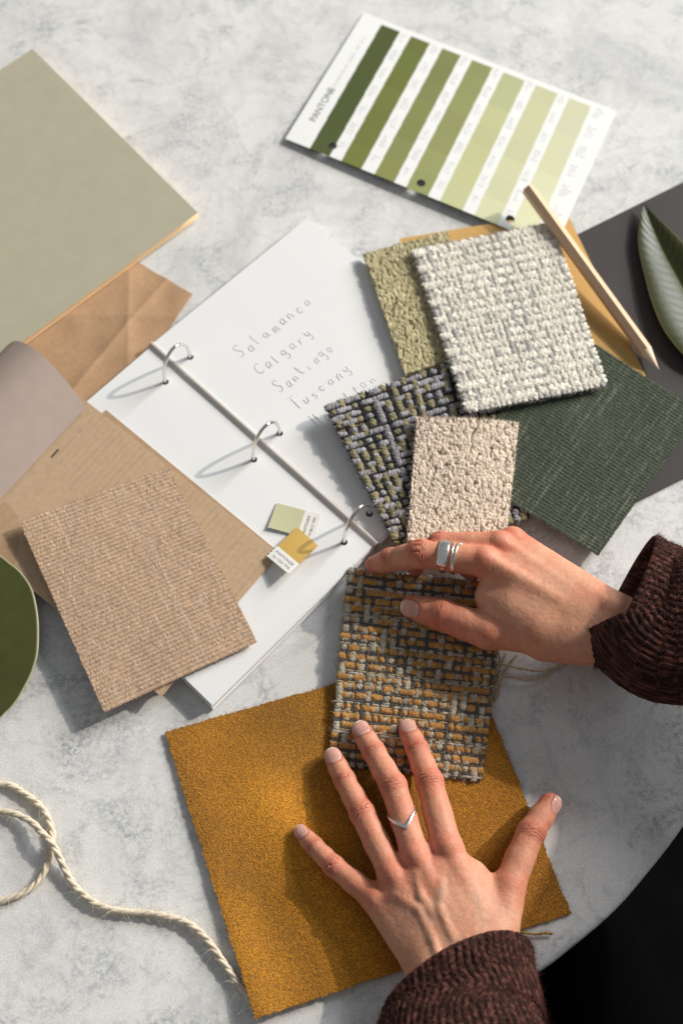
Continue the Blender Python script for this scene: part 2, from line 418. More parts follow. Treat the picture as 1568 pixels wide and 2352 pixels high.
# ------------------------------------------------------------------ ring binder
ZB = 1.2
lo_A, lo_B, lo_C = P(346, 797, ZB), P(857, 1253, ZB), P(486, 1618, ZB)
lowP = GPatch([lo_C + lo_A - lo_B, lo_A, lo_B, lo_C])
up_A, up_B, up_C = P(353, 787, ZB), P(869, 1243, ZB), P(705, 501, ZB)
upP = GPatch([up_A, up_C, up_C + up_B - up_A, up_B])
hl = [P(380, 877, ZB), P(583, 1055, ZB), P(790, 1245, ZB)]; hu = [P(437, 820, ZB), P(642, 995, ZB), P(848, 1180, ZB)]
binder = thing('ring_binder', 'open ring binder with white pages and faint pencilled list of words', 'binder', (lo_A + lo_B) / 2 * [1, 1, 0])
WHITE = np.array([0.80, 0.795, 0.785])
for S, hs, nm in ((lowP, hl, 'page_stack'), (upP, hu, 'page_stack')):
    S.bump = lambda u, v: 0.02 * n2(u * 3, v * 3, 5)
    V, F, cc = sheet(S, 150, 190, 0.06, lambda u, v: np.broadcast_to(WHITE, (len(u), 3)), [(*S.inv(p), 0.30) for p in hs], 1.1)
    ps = mk(nm, V, F, M_paper, binder, cc)
    # the lower sheets of the pile: each a hair further out, so the pile's edge shows layers
    mb = MB(); ctr = S(0.5, 0.5)
    for k in range(7):
        z0 = -0.07 - k * 0.155
        j = rng.normal(size=2) * 0.05
        pts = [c + nz(c - ctr) * (0.02 + 0.11 * rng.random()) + np.array([j[0], j[1], 0]) for c in S.c]
        a = np.array([p + [0, 0, z0] for p in pts]); b = np.array([p + [0, 0, z0 - 0.14] for p in pts])
        # an open band (no top, so the punched holes stay open)
        for q in range(4):
            q2 = (q + 1) % 4; mb.add([a[q], a[q2], b[q2], b[q]], np.array([[0, 1, 2, 3]]), WHITE * (0.74 + 0.26 * rng.random()))
            ins = [a[q], a[q2], a[q2] + (ctr - a[q2]) * [0.05, 0.05, 0], a[q] + (ctr - a[q]) * [0.05, 0.05, 0]]
            mb.add(ins, np.array([[0, 1, 2, 3]]), WHITE)
    mb.build('page_edges', M_paper, ps, smooth=False)
ra, rb = P(347, 790, ZB + 0.02), P(866, 1251, ZB + 0.02)
V, F = tubes(np.linspace(ra, rb, 40), (0, 0, 1), 0.26, 0.24, 16)
mk('spine_rod', V, F, M_rod, binder)
for a, b in zip(hl, hu):
    m = (a + b) / 2; e = (b - a) / 2; t = np.linspace(-0.28, PI + 0.28, 60)
    path = m + np.cos(t)[:, None] * e * (1 + 0.10 * np.sin(t))[:, None] + np.stack([0 * t, 0 * t, 3.45 * np.sin(t)], -1)
    V, F = tubes(path, nz(np.cross(e, [0, 0, 1.0])), 0.15, 0.15, 14)
    mk('binder_ring', V, F, M_chrome, binder)

G = {'S': [[(.55, .88), (.34, 1.0), (.1, .8), (.3, .52), (.5, .28), (.3, .02), (.0, .1)]], 'a': [[(.42, .4), (.25, .5), (.05, .25), (.2, .0), (.4, .18), (.43, .45), (.43, .1), (.52, .0)]],
     'l': [[(.12, 1), (.1, .5), (.12, 0)]], 'm': [[(.05, .45), (.05, 0), (.08, .35), (.2, .48), (.28, .3), (.28, 0), (.31, .35), (.42, .48), (.5, .3), (.52, 0)]],
     'n': [[(.05, .45), (.05, 0), (.1, .38), (.28, .48), (.38, .3), (.4, 0)]], 'c': [[(.42, .4), (.25, .5), (.05, .25), (.2, 0), (.42, .1)]],
     'C': [[(.6, .85), (.4, 1.0), (.1, .7), (.08, .25), (.35, 0), (.6, .12)]], 'g': [[(.42, .4), (.25, .5), (.05, .25), (.2, .02), (.4, .2), (.43, .45), (.42, -.3), (.25, -.45), (.05, -.35)]],
     'r': [[(.08, .45), (.08, .2), (.08, 0), (.12, .35), (.35, .48)]], 'y': [[(.05, .48), (.1, .15), (.25, .05), (.4, .2)], [(.43, .48), (.38, -.25), (.2, -.45), (.02, -.35)]],
     't': [[(.2, .85), (.2, .1), (.32, 0)], [(.02, .55), (.2, .56), (.4, .55)]], 'i': [[(.1, .45), (.1, .2), (.12, 0)], [(.1, .66), (.1, .68), (.11, .7)]],
     'o': [[(.25, .5), (.06, .3), (.15, .02), (.36, .05), (.42, .35), (.25, .5)]], 'u': [[(.05, .48), (.06, .1), (.22, .0), (.38, .2), (.4, .48), (.4, .1), (.48, 0)]],
     's': [[(.4, .45), (.2, .48), (.12, .33), (.32, .2), (.3, .03), (.05, .03)]], 'T': [[(0, 1), (.3, 1.02), (.62, 1)], [(.31, 1), (.3, .5), (.3, 0)]],
     'H': [[(.05, 1), (.05, .5), (.05, 0)], [(.5, 1), (.5, .5), (.5, 0)], [(.05, .5), (.3, .52), (.5, .5)]]}
mb = MB()
for word, a, b, size in (('Salamanca', (556, 822), (716, 697), 1.5), ('Calgary', (600, 862), (718, 768), 1.5), ('Santiago', (648, 902), (766, 802), 1.5),
                         ('Tuscany', (686, 943), (806, 850), 1.5), ('Hamilton', (733, 980), (864, 872), 1.4)):
    p0, p1 = P(*a, ZB + 0.025), P(*b, ZB + 0.025); d = p1 - p0; ex = nz(d); ey = np.cross([0, 0, 1], ex); adv = np.linalg.norm(d) / (len(word) - 0.5)
    for k, chx in enumerate(word):
        for st in G[chx]:
            q = spline(np.array([(x, y, 0) for x, y in st]), 26); sz = size * (0.85 + 0.32 * rng.random()) * (0.82 if chx.islower() else 1)
            path = p0 + ex * (k * adv + q[:, :1] * min(adv, 1.0) * 1.05) + ey * (q[:, 1:2] * sz * 0.86 + 0.12 * math.sin(k * 2.1 + len(word))) + ex * q[:, 1:2] * 0.18 * math.sin(k * 1.7)
            V, F = tubes(path, (0, 0, 1), 0.034 * (0.75 + 0.5 * rng.random()), 0.004, 4)
            mb.add(V, F)
mb.build('pencilled_list', M_lead, binder)

# ------------------------------------------------------------------ lined kraft notebook and curled card
ZN = 1.32
nb = thing('kraft_notebook', 'tan kraft notebook with faint ruled lines lying over the binder pages', 'notebook', P(300, 1280, 0))
def ruled(S, base, lines):
    def f(u, v, h=None):
        c = np.broadcast_to(np.array(base), u.shape + (3,)).copy() * (1 + 0.03 * n2(u * 30, v * 30, 9, 3))[..., None]
        if lines:
            q = (v * lines) % 1.0
            m = ((q < 0.09) & (u > 0.52) & (u < 0.985) & (v > 0.21)).astype(float) * sstep(0.5, 0.68, u + 0.05 * np.sin(np.floor(v * lines) * 5.1))
            c = c * (1 - 0.22 * m[..., None])
        return c
    return f
Sx = Patch([(-165, 1156, ZN + 0.0), (119, 858, ZN + 0.1), (641, 1272, ZN + 0.1), (366, 1596, ZN + 0.1)], bump=lambda u, v: 0.02 * n2(u * 3, v * 3, 2))
V, F, cc = slab(Sx, 260, 700, 0.0, 0.03, ruled(Sx, (0.51, 0.355, 0.225), 46), side_col=(0.6, 0.44, 0.3))
top = mk('top_page', V, F, M_kraft, nb, cc)
Sy = Patch([(-60, 1215, ZN + 0.04), (244, 941, ZN + 0.05), (633, 1262, ZN + 0.03), (372, 1600, ZN + 0.03)])
V, F, cc = slab(Sy, 40, 60, 0.0, 0.06, lambda u, v, h: np.broadcast_to([0.44, 0.29, 0.175], u.shape + (3,)), side_col=(0.72, 0.66, 0.55))
mk('under_page', V, F, M_kraft, nb, cc)
st = P(128, 1040, ZN + 0.12); sd = nz(P(137, 1030, ZN + 0.12) - P(120, 1049, ZN + 0.12))
V, F = tubes(np.linspace(st - sd * 0.42, st + sd * 0.42, 8), (0, 0, 1), 0.08, 0.04, 6); mk('staple', V, F, metal('dull_wire', (0.16, 0.15, 0.13), 0.5), nb)

prof = [P(197, 936, 1.62), P(176, 905, 2.0), P(150, 872, 2.4), P(121, 839, 2.75), P(95, 813, 2.9), P(72, 796, 2.7), P(52, 786, 2.2), P(36, 783, 1.6), P(24, 788, 0.95), P(16, 800, 0.5)]
prof = spline(np.array(prof), 60); sweep = P(-110, 1268, 1.62) - P(197, 936, 1.62)
u = np.linspace(0, 1, 40); V = (prof[None] + u[:, None, None] * sweep).reshape(-1, 3); F = gridF(40, 60)
V2 = V.copy(); V2 += np.array([-0.02, 0.0, -0.03])
cc = np.broadcast_to([0.40, 0.315, 0.27], (len(V), 3)) * (1 + 0.03 * vnoise(V * 1.3, 3))[:, None]
tag(mk('curled_card', np.concatenate([V, V2]), np.concatenate([F, F[:, ::-1] + len(V)]), M_board, col=np.concatenate([cc, cc])), 'mauve taupe card curling up at its far edge over the notebook', 'paper card')

# ------------------------------------------------------------------ text helper
def text_mesh(body, size, origin, material, name, parent, space=1.0, fit=None):
    cu = bpy.data.curves.new('text', 'FONT'); cu.body = body; cu.size = 1.0; cu.space_character = space
    o = bpy.data.objects.new('text', cu); C.objects.link(o); bpy.context.view_layer.update()
    me = bpy.data.meshes.new_from_object(o.evaluated_get(bpy.context.evaluated_depsgraph_get()))
    v = np.empty(len(me.vertices) * 3, np.float32); me.vertices.foreach_get('co', v); v = v.reshape(-1, 3)
    F = [tuple(p.vertices) for p in me.polygons]
    bpy.data.objects.remove(o); bpy.data.curves.remove(cu); bpy.data.meshes.remove(me)
    if fit: size = min(size, fit / v[:, 0].max())
    W = origin(v[:, 0] * size, v[:, 1] * size)
    return mk(name, W, F, material, parent, smooth=False)

def chip(corners, colour, lines, label, rot):
    S = Patch(corners, bump=None)
    root = thing('colour_chip', label, 'colour chip', S(np.array(.5), np.array(.5)) - [0, 0, 0.1], 'small colour chips on the binder page')
    w = 1.0
    def edge(u, v):
        a = 0.010 * np.sin(v * 2 * PI * 11); b = 0.010 * np.sin(u * 2 * PI * 11)
        return u + np.where(u < 0.01, a, 0) + np.where(u > 0.99, a, 0), v + np.where(v < 0.01, b, 0) + np.where(v > 0.99, b, 0)
    def colf(u, v, h):
        t = u if rot else v
        m = (t < 0.65)[..., None]
        return np.where(m, np.array(colour), np.array([0.82, 0.80, 0.75]))
    V, F, cc = slab(S, 160, 160, lambda u, v: 0.0 * u, 0.03, colf, side_col=np.array(colour), edge=edge)
    mk('card', V, F, M_chip, root, cc)
    H = S.w if rot else S.h
    for body, pos, k in ((lines[0], 0.80, 0.145), (lines[1], 0.93, 0.125)):
        if rot: f = lambda x, y, pos=pos: S(pos - y / S.w, 0.93 - x / S.h, np.full(len(x), 0.012))
        else: f = lambda x, y, pos=pos: S(0.10 + x / S.w, pos - y / S.h, np.full(len(x), 0.012))
        text_mesh(body, H * k, f, M_ink, 'printed_text', root, 1.04, 0.78 * (S.h if rot else S.w))
    return root
ZP = ZB + 0.04
chip([(635, 1155, ZP + .05), (737, 1182, ZP + .15), (718, 1240, ZP + .05), (615, 1211, ZP + .22)], (0.545, 0.53, 0.33), ('PANTONE®', '14-0615 TPX'),
     'pale sage green colour chip partly under the mustard chip', True)
chip([(682, 1210, ZP + .28), (730, 1253, ZP + .42), (664, 1319, ZP + 1.05), (613, 1277, ZP + .5)], (0.585, 0.375, 0.10), ('PANTONE®', '16-1324 TPX'),
     'mustard yellow colour chip with the ring shadow across it', False)

# ------------------------------------------------------------------ green colour guide page
S = Patch([(835, 28, 0.15), (1415, 255, 0.12), (1273, 571, 0.58), (655, 318, 0.45)], bump=lambda u, v: 0.12 * np.sin(PI * u) * v + 0.04 * n2(u * 2, v * 2, 6))
bars = [(.083, .158), (.203, .279), (.329, .402), (.447, .528), (.571, .655), (.698, .782), (.826, .910)]
pal = [(.078, .098, .028), (.155, .178, .043), (.218, .240, .080), (.280, .298, .115), (.50, .515, .275), (.585, .59, .365), (.655, .66, .44)]
def guide(u, v):
    c = np.broadcast_to([0.83, 0.83, 0.81], (len(u), 3)).copy()
    for k, ((a, b), p) in enumerate(zip(bars, pal)):
        a2 = a + 0.012 * v; b2 = b + 0.012 * v
        row = np.floor(v * 7 + 0.001).astype(int)
        sh = 1 + 0.09 * (_hash(row, row * 0 + k, row * 0, 3) - 0.5) + 0.022 * (row - 3)
        hue = 0.06 * (_hash(row, row * 0 + k, row * 0, 8) - 0.5)
        col = np.array(p) * np.stack([sh * (1 + hue), sh, sh * (1 - hue)], -1)
        m = (u > a2) & (u < b2) & (v > 0.035); c = np.where(m[:, None], col, c)
        # rows of small unreadable print right of each bar
        nxt = bars[k + 1][0] if k < 6 else 0.985
        w = nxt - b; q = (v * 7) % 1.0; uu = (u - b2) / w
        for ln in range(4):
            y0 = 0.18 + ln * 0.15
            m = (q > y0) & (q < y0 + 0.08) & (uu > 0.22) & (uu < 0.5 + 0.3 * _hash(row, row * 0 + k, row * 0 + ln, 2)) & (v > 0.03) & (v < 0.93)
            m &= _hash(np.floor(u * 420).astype(int), row, row * 0 + ln, 4) > 0.25
            c = np.where(m[:, None], c * 0.74, c)
    m = (np.abs(u - 0.052) < 0.006) & (v > 0.16) & (v < 0.62) & (_hash(np.floor(v * 260).astype(int), (v * 0).astype(int), (v * 0).astype(int), 4) > 0.35)
    return np.where(m[:, None], c * 0.78, c)
gd = thing('colour_guide', 'printed page of seven green colour columns from dark olive to pale cream', 'colour guide', P(1040, 320, 0))
def ginv(px, py):
    best = None
    uu, vv = np.meshgrid(np.linspace(0, 1, 200), np.linspace(0, 1, 200), indexing='ij'); q = S(uu, vv); t = P(px, py, 0.9); t2 = CAM
    d = nz(t - t2); r = q - t2; e = np.linalg.norm(np.cross(r, d), axis=-1); k = np.unravel_index(np.argmin(e), e.shape); return uu[k], vv[k]
V, F, cc = sheet(S, 640, 330, 0.03, guide, [(*ginv(765, 335), 0.42), (*ginv(967, 420), 0.42), (*ginv(1172, 503), 0.42)])
mk('printed_page', V, F, M_print, gd, cc)
text_mesh('PANTONE', 0.98, lambda x, y: S(0.062 - y / S.w, 0.83 - x / S.h, np.full(len(x), 0.012)), M_ink, 'printed_text', gd)

# ------------------------------------------------------------------ woven swatches
def weave(S, wp, wf, over, thick, base_col, slub=0.18, crimp=0.16, sub=7, jit=0.04, fz=0.03, cvn=0.2, fill=0.62, twist=7.0):
    """wp / wf: lists of (width, colour, thickness) for warp (along v) and weft (along u); over[j, i] True where the weft j lies over warp i"""
    mb = MB(); nw, nf = len(wp), len(wf)
    def centres(l):
        w = np.array([k[0] for k in l]); e = np.concatenate([[0], np.cumsum(w)]); tot = e[-1]; return (e[:-1] + e[1:]) / 2 / tot, tot
    cu, tu = centres(wp); cv, tv = centres(wf); ku = S.w / tu; kv = S.h / tv
    V, F, cc = slab(S, 20, 20, -0.02, thick * 0.5, lambda u, v, h: np.broadcast_to(base_col, u.shape + (3,)))
    mb.add(V, F, cc)
    for axis in (0, 1):
        items = wp if axis == 0 else wf; cen = cu if axis == 0 else cv; cross = cv if axis == 0 else cu; k_ = ku if axis == 0 else kv
        m = len(cross) * sub + 1; t = np.linspace(-0.008, 1.008, m)
        paths = []; RX = []; RY = []; COL = []
        for i, (w, colr, th) in enumerate(items):
            hh = (np.where(over[:, i], -1.0, 1.0) if axis == 0 else np.where(over[i, :], 1.0, -1.0)) * crimp
            kk = np.clip(np.searchsorted(cross, t) - 1, 0, len(cross) - 2); f = np.clip((t - cross[kk]) / (cross[kk + 1] - cross[kk]), 0, 1); f = sstep(0.15, 0.85, f)
            h = hh[kk] * (1 - f) + hh[kk + 1] * f
            s = 1 + slub * n2(t * len(cross) * 0.9 + i * 31.7, t * 0 + i * 7.3 + axis * 50, 11)
            off = jit * n2(t * len(cross) * 0.5 + i * 3.1, t * 0 + i * 1.7 + axis * 40, 12)
            c_ = cen[i] + off * w / (tu if axis == 0 else tv)
            pts = S(c_, t, h + thick * 0.5) if axis == 0 else S(t, c_, h + thick * 0.5)
            up = 0.82 + 0.18 * np.clip(h / max(crimp, 1e-6), -1, 1)
            rx = w * k_ * (fill if w > 0.25 else 0.5) * s * up; ry = th * s * 0.85
            rx[0] *= 0.7; rx[-1] *= 0.7
            paths.append(pts); RX.append(rx); RY.append(ry)
            cvar = 1 + 0.13 * n2(t * len(cross) * 1.7 + i * 9, t * 0 + i * 5.0 + axis * 11, 21)
            COL.append(np.array(colr)[None] * cvar[:, None])
        PT = np.array(paths); RXa = np.array(RX); RYa = np.array(RY); CO = np.array(COL)
        thick_ = np.array([k[0] > 0.25 for k in items])
        for big in (True, False):
            sel = thick_ == big
            if not sel.any(): continue
            q_, rx_, ry_, co_ = PT[sel], RXa[sel], RYa[sel], CO[sel]; tn_ = nz(np.gradient(q_, axis=1)); sd_ = nz(np.cross(tn_, S.n)); L_ = np.cumsum(np.linalg.norm(np.gradient(q_, axis=1), axis=2), axis=1)
            for ply in range(3 if big else 1):
                if big:
                    a_ = L_ * twist + ply * 2 * PI / 3 + rng.random((len(q_), 1)) * 0.6 + np.arange(len(q_))[:, None]
                    p_ = q_ + (np.cos(a_) * rx_ * 0.46)[..., None] * sd_ + (np.sin(a_) * ry_ * 0.50)[..., None] * S.n; r1, r2 = rx_ * 0.60, ry_ * 0.66; tint = 0.90 + 0.2 * rng.random()
                else: p_, r1, r2, tint = q_, rx_, ry_, 1.0
                V, F = tubes(p_, S.n, r1, r2, 6); cc = np.repeat(co_.reshape(-1, 3), 6, axis=0) * tint
                V = V + fz * (np.stack([vnoise(V * 7, 300 + q + axis * 7 + ply) for q in range(3)], -1))
                cc = cc * (1 + cvn * vnoise(V * 4.5, 320) + cvn * 0.8 * vnoise(V * 12, 321))[:, None]
                mb.add(V, F, cc)
        # cut ends
        ends = np.array([[p[0], p[-1]] for p in paths]).reshape(-1, 3); dr = np.array([[p[0] - p[2], p[-1] - p[-3]] for p in paths]).reshape(-1, 3)
        ec = np.array([[c[0], c[-1]] for c in COL]).reshape(-1, 3); q = 9
        pos = np.repeat(ends, q, 0) + rng.normal(size=(len(ends) * q, 3)) * np.array([0.09, 0.09, 0.04]); dd = nz(np.repeat(nz(dr), q, 0) + rng.normal(size=(len(ends) * q, 3)) * 0.5)
        V, F = fibres(pos, dd, rng.uniform(0.06, 0.28, len(pos)), 0.016, 0.3)
        mb.add(V, F, np.repeat(np.repeat(ec, q, 0), 8, axis=0))
    return mb

def surf_fibres(mb, S, n, length, colr, h, r=0.009):
    u = rng.random(n); v = rng.random(n); p = S(u, v, np.full(n, h)); d = nz(rng.normal(size=(n, 3)) * 0.7 + S.n)
    V, F = fibres(p, d, rng.uniform(0.4, 1, n) * length, r, 0.5)
    mb.add(V, F, np.broadcast_to(colr, (len(V), 3)))

# white basket weave
S = Patch([(948, 578, 2.1), (1263, 515, 1.8), (1389, 885, 1.75), (1072, 947, 2.35)], bump=lambda u, v: 0.06 * n2(u * 3, v * 3, 14))
wp = []; wf = []
for k in range(25):
    g = rng.random(); wp.append((0.30 + 0.10 * rng.random(), (0.71 + .10 * g, 0.665 + .10 * g, 0.575 + .10 * g) if g > 0.3 else (0.52, 0.50, 0.47), 0.11))
    wp.append((0.08, (0.42, 0.41, 0.39), 0.06))
for k in range(19):
    g = rng.random(); wf.append((0.50 + 0.16 * rng.random(), (0.81 + .06 * g, 0.76 + .06 * g, 0.645 + .07 * g), 0.12))
    wf.append((0.17, (0.37, 0.355, 0.335), 0.06))
nW, nF = len(wp), len(wf); ov = np.zeros((nF, nW), bool)
for j in range(nF):
    run = rng.integers(0, 3)
    for i in range(nW):
        if j % 2 == 0 and i % 2 == 0:
            if run > 0: ov[j, i] = True; run -= 1
            else: ov[j, i] = False; run = rng.choice([1, 2, 3], p=[.42, .44, .14])
        elif j % 2 == 0: ov[j, i] = rng.random() < 0.8
        else: ov[j, i] = (i % 2 == 1) and rng.random() < 0.4
ov[:, :2] = (np.arange(nF)[:, None] % 4 < 2)
mb = weave(S, wp, wf, ov, 0.2, (0.46, 0.44, 0.41), slub=0.22, crimp=0.055, jit=0.045, fz=0.035, cvn=0.14, fill=0.58, twist=6.0)
surf_fibres(mb, S, 16000, 0.24, (0.78, 0.755, 0.69), 0.22, 0.013)
tag(mb.build('fabric_swatch', M_yarn), 'chunky off-white basket weave swatch on top of the pile beside the pencil', 'fabric swatch', 'fabric swatches')

# dark lavender, olive and black weave
S = Patch([(748, 935, 2.45), (1168, 790, 1.35), (1212, 1190, 0.75), (908, 1250, 1.75)], bump=lambda u, v: 0.05 * n2(u * 3, v * 3, 15))
wp = []; wf = []
for k in range(18):
    wp.append((0.42, (0.27, 0.235, 0.14) if k % 6 != 4 else (0.26, 0.25, 0.26), 0.16)); wp.append((0.20, (0.012, 0.012, 0.016), 0.09))
for k in range(20):
    g = 0.9 + 0.25 * rng.random(); wf.append((0.36, (0.33 * g, 0.318 * g, 0.338 * g), 0.17)); wf.append((0.20, (0.012, 0.012, 0.016), 0.09))
    if k % 4 == 3: wf.append((0.16, (0.20, 0.16, 0.08), 0.1))
thickw = np.array([k[0] > 0.3 for k in wp]); thickf = np.array([k[0] > 0.3 for k in wf]); iw = np.cumsum(thickw); jf = np.cumsum(thickf)
ov = np.zeros((len(wf), len(wp)), bool)
for j in range(len(wf)):
    for i in range(len(wp)):
        if thickf[j] and thickw[i]: ov[j, i] = ((iw[i] + jf[j]) % 2 == 0) if rng.random() < 0.96 else (rng.random() < 0.5)
        elif thickf[j]: ov[j, i] = rng.random() < (0.55 if (iw[i] + jf[j]) % 2 == 0 else 0.30)
        elif thickw[i]: ov[j, i] = rng.random() < 0.42
        else: ov[j, i] = rng.random() < 0.5
mb = weave(S, wp, wf, ov, 0.2, (0.010, 0.010, 0.013), slub=0.36, crimp=0.085, jit=0.05, fz=0.045, cvn=0.30, fill=0.58, twist=7.0)
surf_fibres(mb, S, 7000, 0.22, (0.34, 0.31, 0.28), 0.24, 0.012); surf_fibres(mb, S, 4000, 0.22, (0.03, 0.03, 0.035), 0.24, 0.012)
tag(mb.build('fabric_swatch', M_yarn), 'black, lavender and olive chunky weave swatch lying across the binder page', 'fabric swatch', 'fabric swatches')

# orange, grey and white tweed
TW = Patch([(801, 1308, 1.25), (1158, 1345, 1.2), (1102, 1792, 0.42), (758, 1752, 0.40)], bump=lambda u, v: 0.05 * n2(u * 3, v * 3, 16) + 0.35 * np.sin(PI * np.clip(v * 1.3, 0, 1)) * 0.4)
wp = []; wf = []
for k in range(16):
    g = 0.9 + 0.2 * rng.random(); wp.append((0.38, (0.52 * g, 0.465 * g, 0.36 * g), 0.10))
    wp.append((0.12, (0.10, 0.094, 0.088), 0.06)); wp.append((0.14, (0.125, 0.117, 0.108), 0.065))
for k in range(20):
    g = 0.9 + 0.2 * rng.random(); wf.append((0.46, (0.56 * g, 0.285 * g, 0.085 * g), 0.105))
    wf.append((0.13, (0.095, 0.09, 0.084), 0.06)); r = rng.random()
    wf.append((0.17, (0.125, 0.117, 0.108) if r < .7 else (0.46, 0.34, 0.18), 0.065))
    if k % 3 == 1: wf.append((0.22, (0.50, 0.46, 0.39), 0.09))
nW, nF = len(wp), len(wf); ov = np.zeros((nF, nW), bool); orow = np.cumsum([w[0] > 0.35 for w in wf])
longrow = rng.random(40) < 0.24
for j in range(nF):
    for i in range(nW):
        white = i % 3 == 0; orange = wf[j][0] > 0.35; c = i // 3
        if orange and white:
            f = n2(np.array(c * 0.3), np.array(orow[j] * 0.35), 31, 2)
            ov[j, i] = (rng.random() < 0.93) if longrow[orow[j]] and f > -0.15 else ((c + orow[j]) % 2 == 0 if rng.random() < 0.72 else f > 0.0)
        elif orange: ov[j, i] = rng.random() < 0.58
        elif white: ov[j, i] = rng.random() < 0.70
        else: ov[j, i] = rng.random() < 0.5
mb = weave(TW, wp, wf, ov, 0.15, (0.08, 0.075, 0.07), slub=0.22, crimp=0.055, jit=0.06, fz=0.035, cvn=0.24, twist=11.0)
surf_fibres(mb, TW, 8000, 0.15, (0.50, 0.29, 0.11), 0.19, 0.012); surf_fibres(mb, TW, 4000, 0.15, (0.42, 0.385, 0.31), 0.19, 0.012)
tag(mb.build('fabric_swatch', M_chenille), 'orange, grey and white tweed swatch held flat between both hands', 'fabric swatch', 'fabric swatches')

# boucle swatches
def boucle(S, cu, cv, hi, lo, seed, label, amp=0.30, twist=0.0):
    def warp(u, v):
        a = u * cu + 0.8 * n2(u * cu * .7, v * cv * .7, seed + 20); b = v * cv + 0.8 * n2(u * cu * .7, v * cv * .7, seed + 21); return a * 1.25 + b * 0.35, b * 0.95 - a * 0.25
    def height(u, v):
        d, _ = worley(*warp(u, v), seed, 1.0); d2, _ = worley(u * cu * 2.3, v * cv * 2.3, seed + 40, 1.0); return amp * (0.78 * np.sqrt(np.clip(1 - (d / 0.8) ** 2, 0, 1)) + 0.26 * np.sqrt(np.clip(1 - (d2 / 0.8) ** 2, 0, 1))) + 0.07 * n2(u * cu * 3, v * cv * 3, seed + 1, 2)
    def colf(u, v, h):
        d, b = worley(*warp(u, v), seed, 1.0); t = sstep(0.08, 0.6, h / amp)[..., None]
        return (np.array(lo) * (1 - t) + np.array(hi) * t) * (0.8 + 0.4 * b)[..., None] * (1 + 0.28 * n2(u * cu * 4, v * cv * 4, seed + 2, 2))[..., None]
    def edge(u, v):
        j = 0.012 * n2(v * 70, u * 70, seed + 4); return u + np.where((u < .001) | (u > .999), j, 0), v + np.where((v < .001) | (v > .999), j, 0)
    mb = MB(); V, F, cc = slab(S, cu * 14, cv * 14, height, 0.2, colf, edge=edge); mb.add(V, F, cc)
    t = rng.random(1500); z = np.zeros_like(t); bu = np.concatenate([t[:500], t[500:900], z[:300], z[:300] + 1]); bv = np.concatenate([z[:500], z[:400] + 1, t[900:1200], t[1200:]])
    p = S(bu, bv, rng.random(1500) * 0.15); ctr = S(np.array(.5), np.array(.5)); d = nz(nz(p - ctr) * 0.8 + rng.normal(size=p.shape) * 0.6)
    V, F = fibres(p, d, rng.uniform(0.05, 0.3, len(p)), 0.02, 0.5); mb.add(V, F, np.array(hi) * 1.05)
    surf_fibres(mb, S, 7000, 0.2, np.array(hi), amp * 0.8)
    tag(mb.build('fabric_swatch', M_boucle), label, 'fabric swatch', 'fabric swatches')
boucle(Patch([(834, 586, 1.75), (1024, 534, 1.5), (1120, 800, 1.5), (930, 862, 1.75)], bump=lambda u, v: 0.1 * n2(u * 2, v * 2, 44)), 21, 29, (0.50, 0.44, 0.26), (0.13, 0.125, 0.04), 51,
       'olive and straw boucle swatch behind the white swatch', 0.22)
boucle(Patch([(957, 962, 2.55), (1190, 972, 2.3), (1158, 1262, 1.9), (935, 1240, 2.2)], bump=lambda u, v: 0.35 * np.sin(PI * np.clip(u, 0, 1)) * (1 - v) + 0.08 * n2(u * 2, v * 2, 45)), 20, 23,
       (0.72, 0.60, 0.48), (0.24, 0.185, 0.13), 61, 'small cream boucle swatch just above the hand with the signet ring', 0.22)

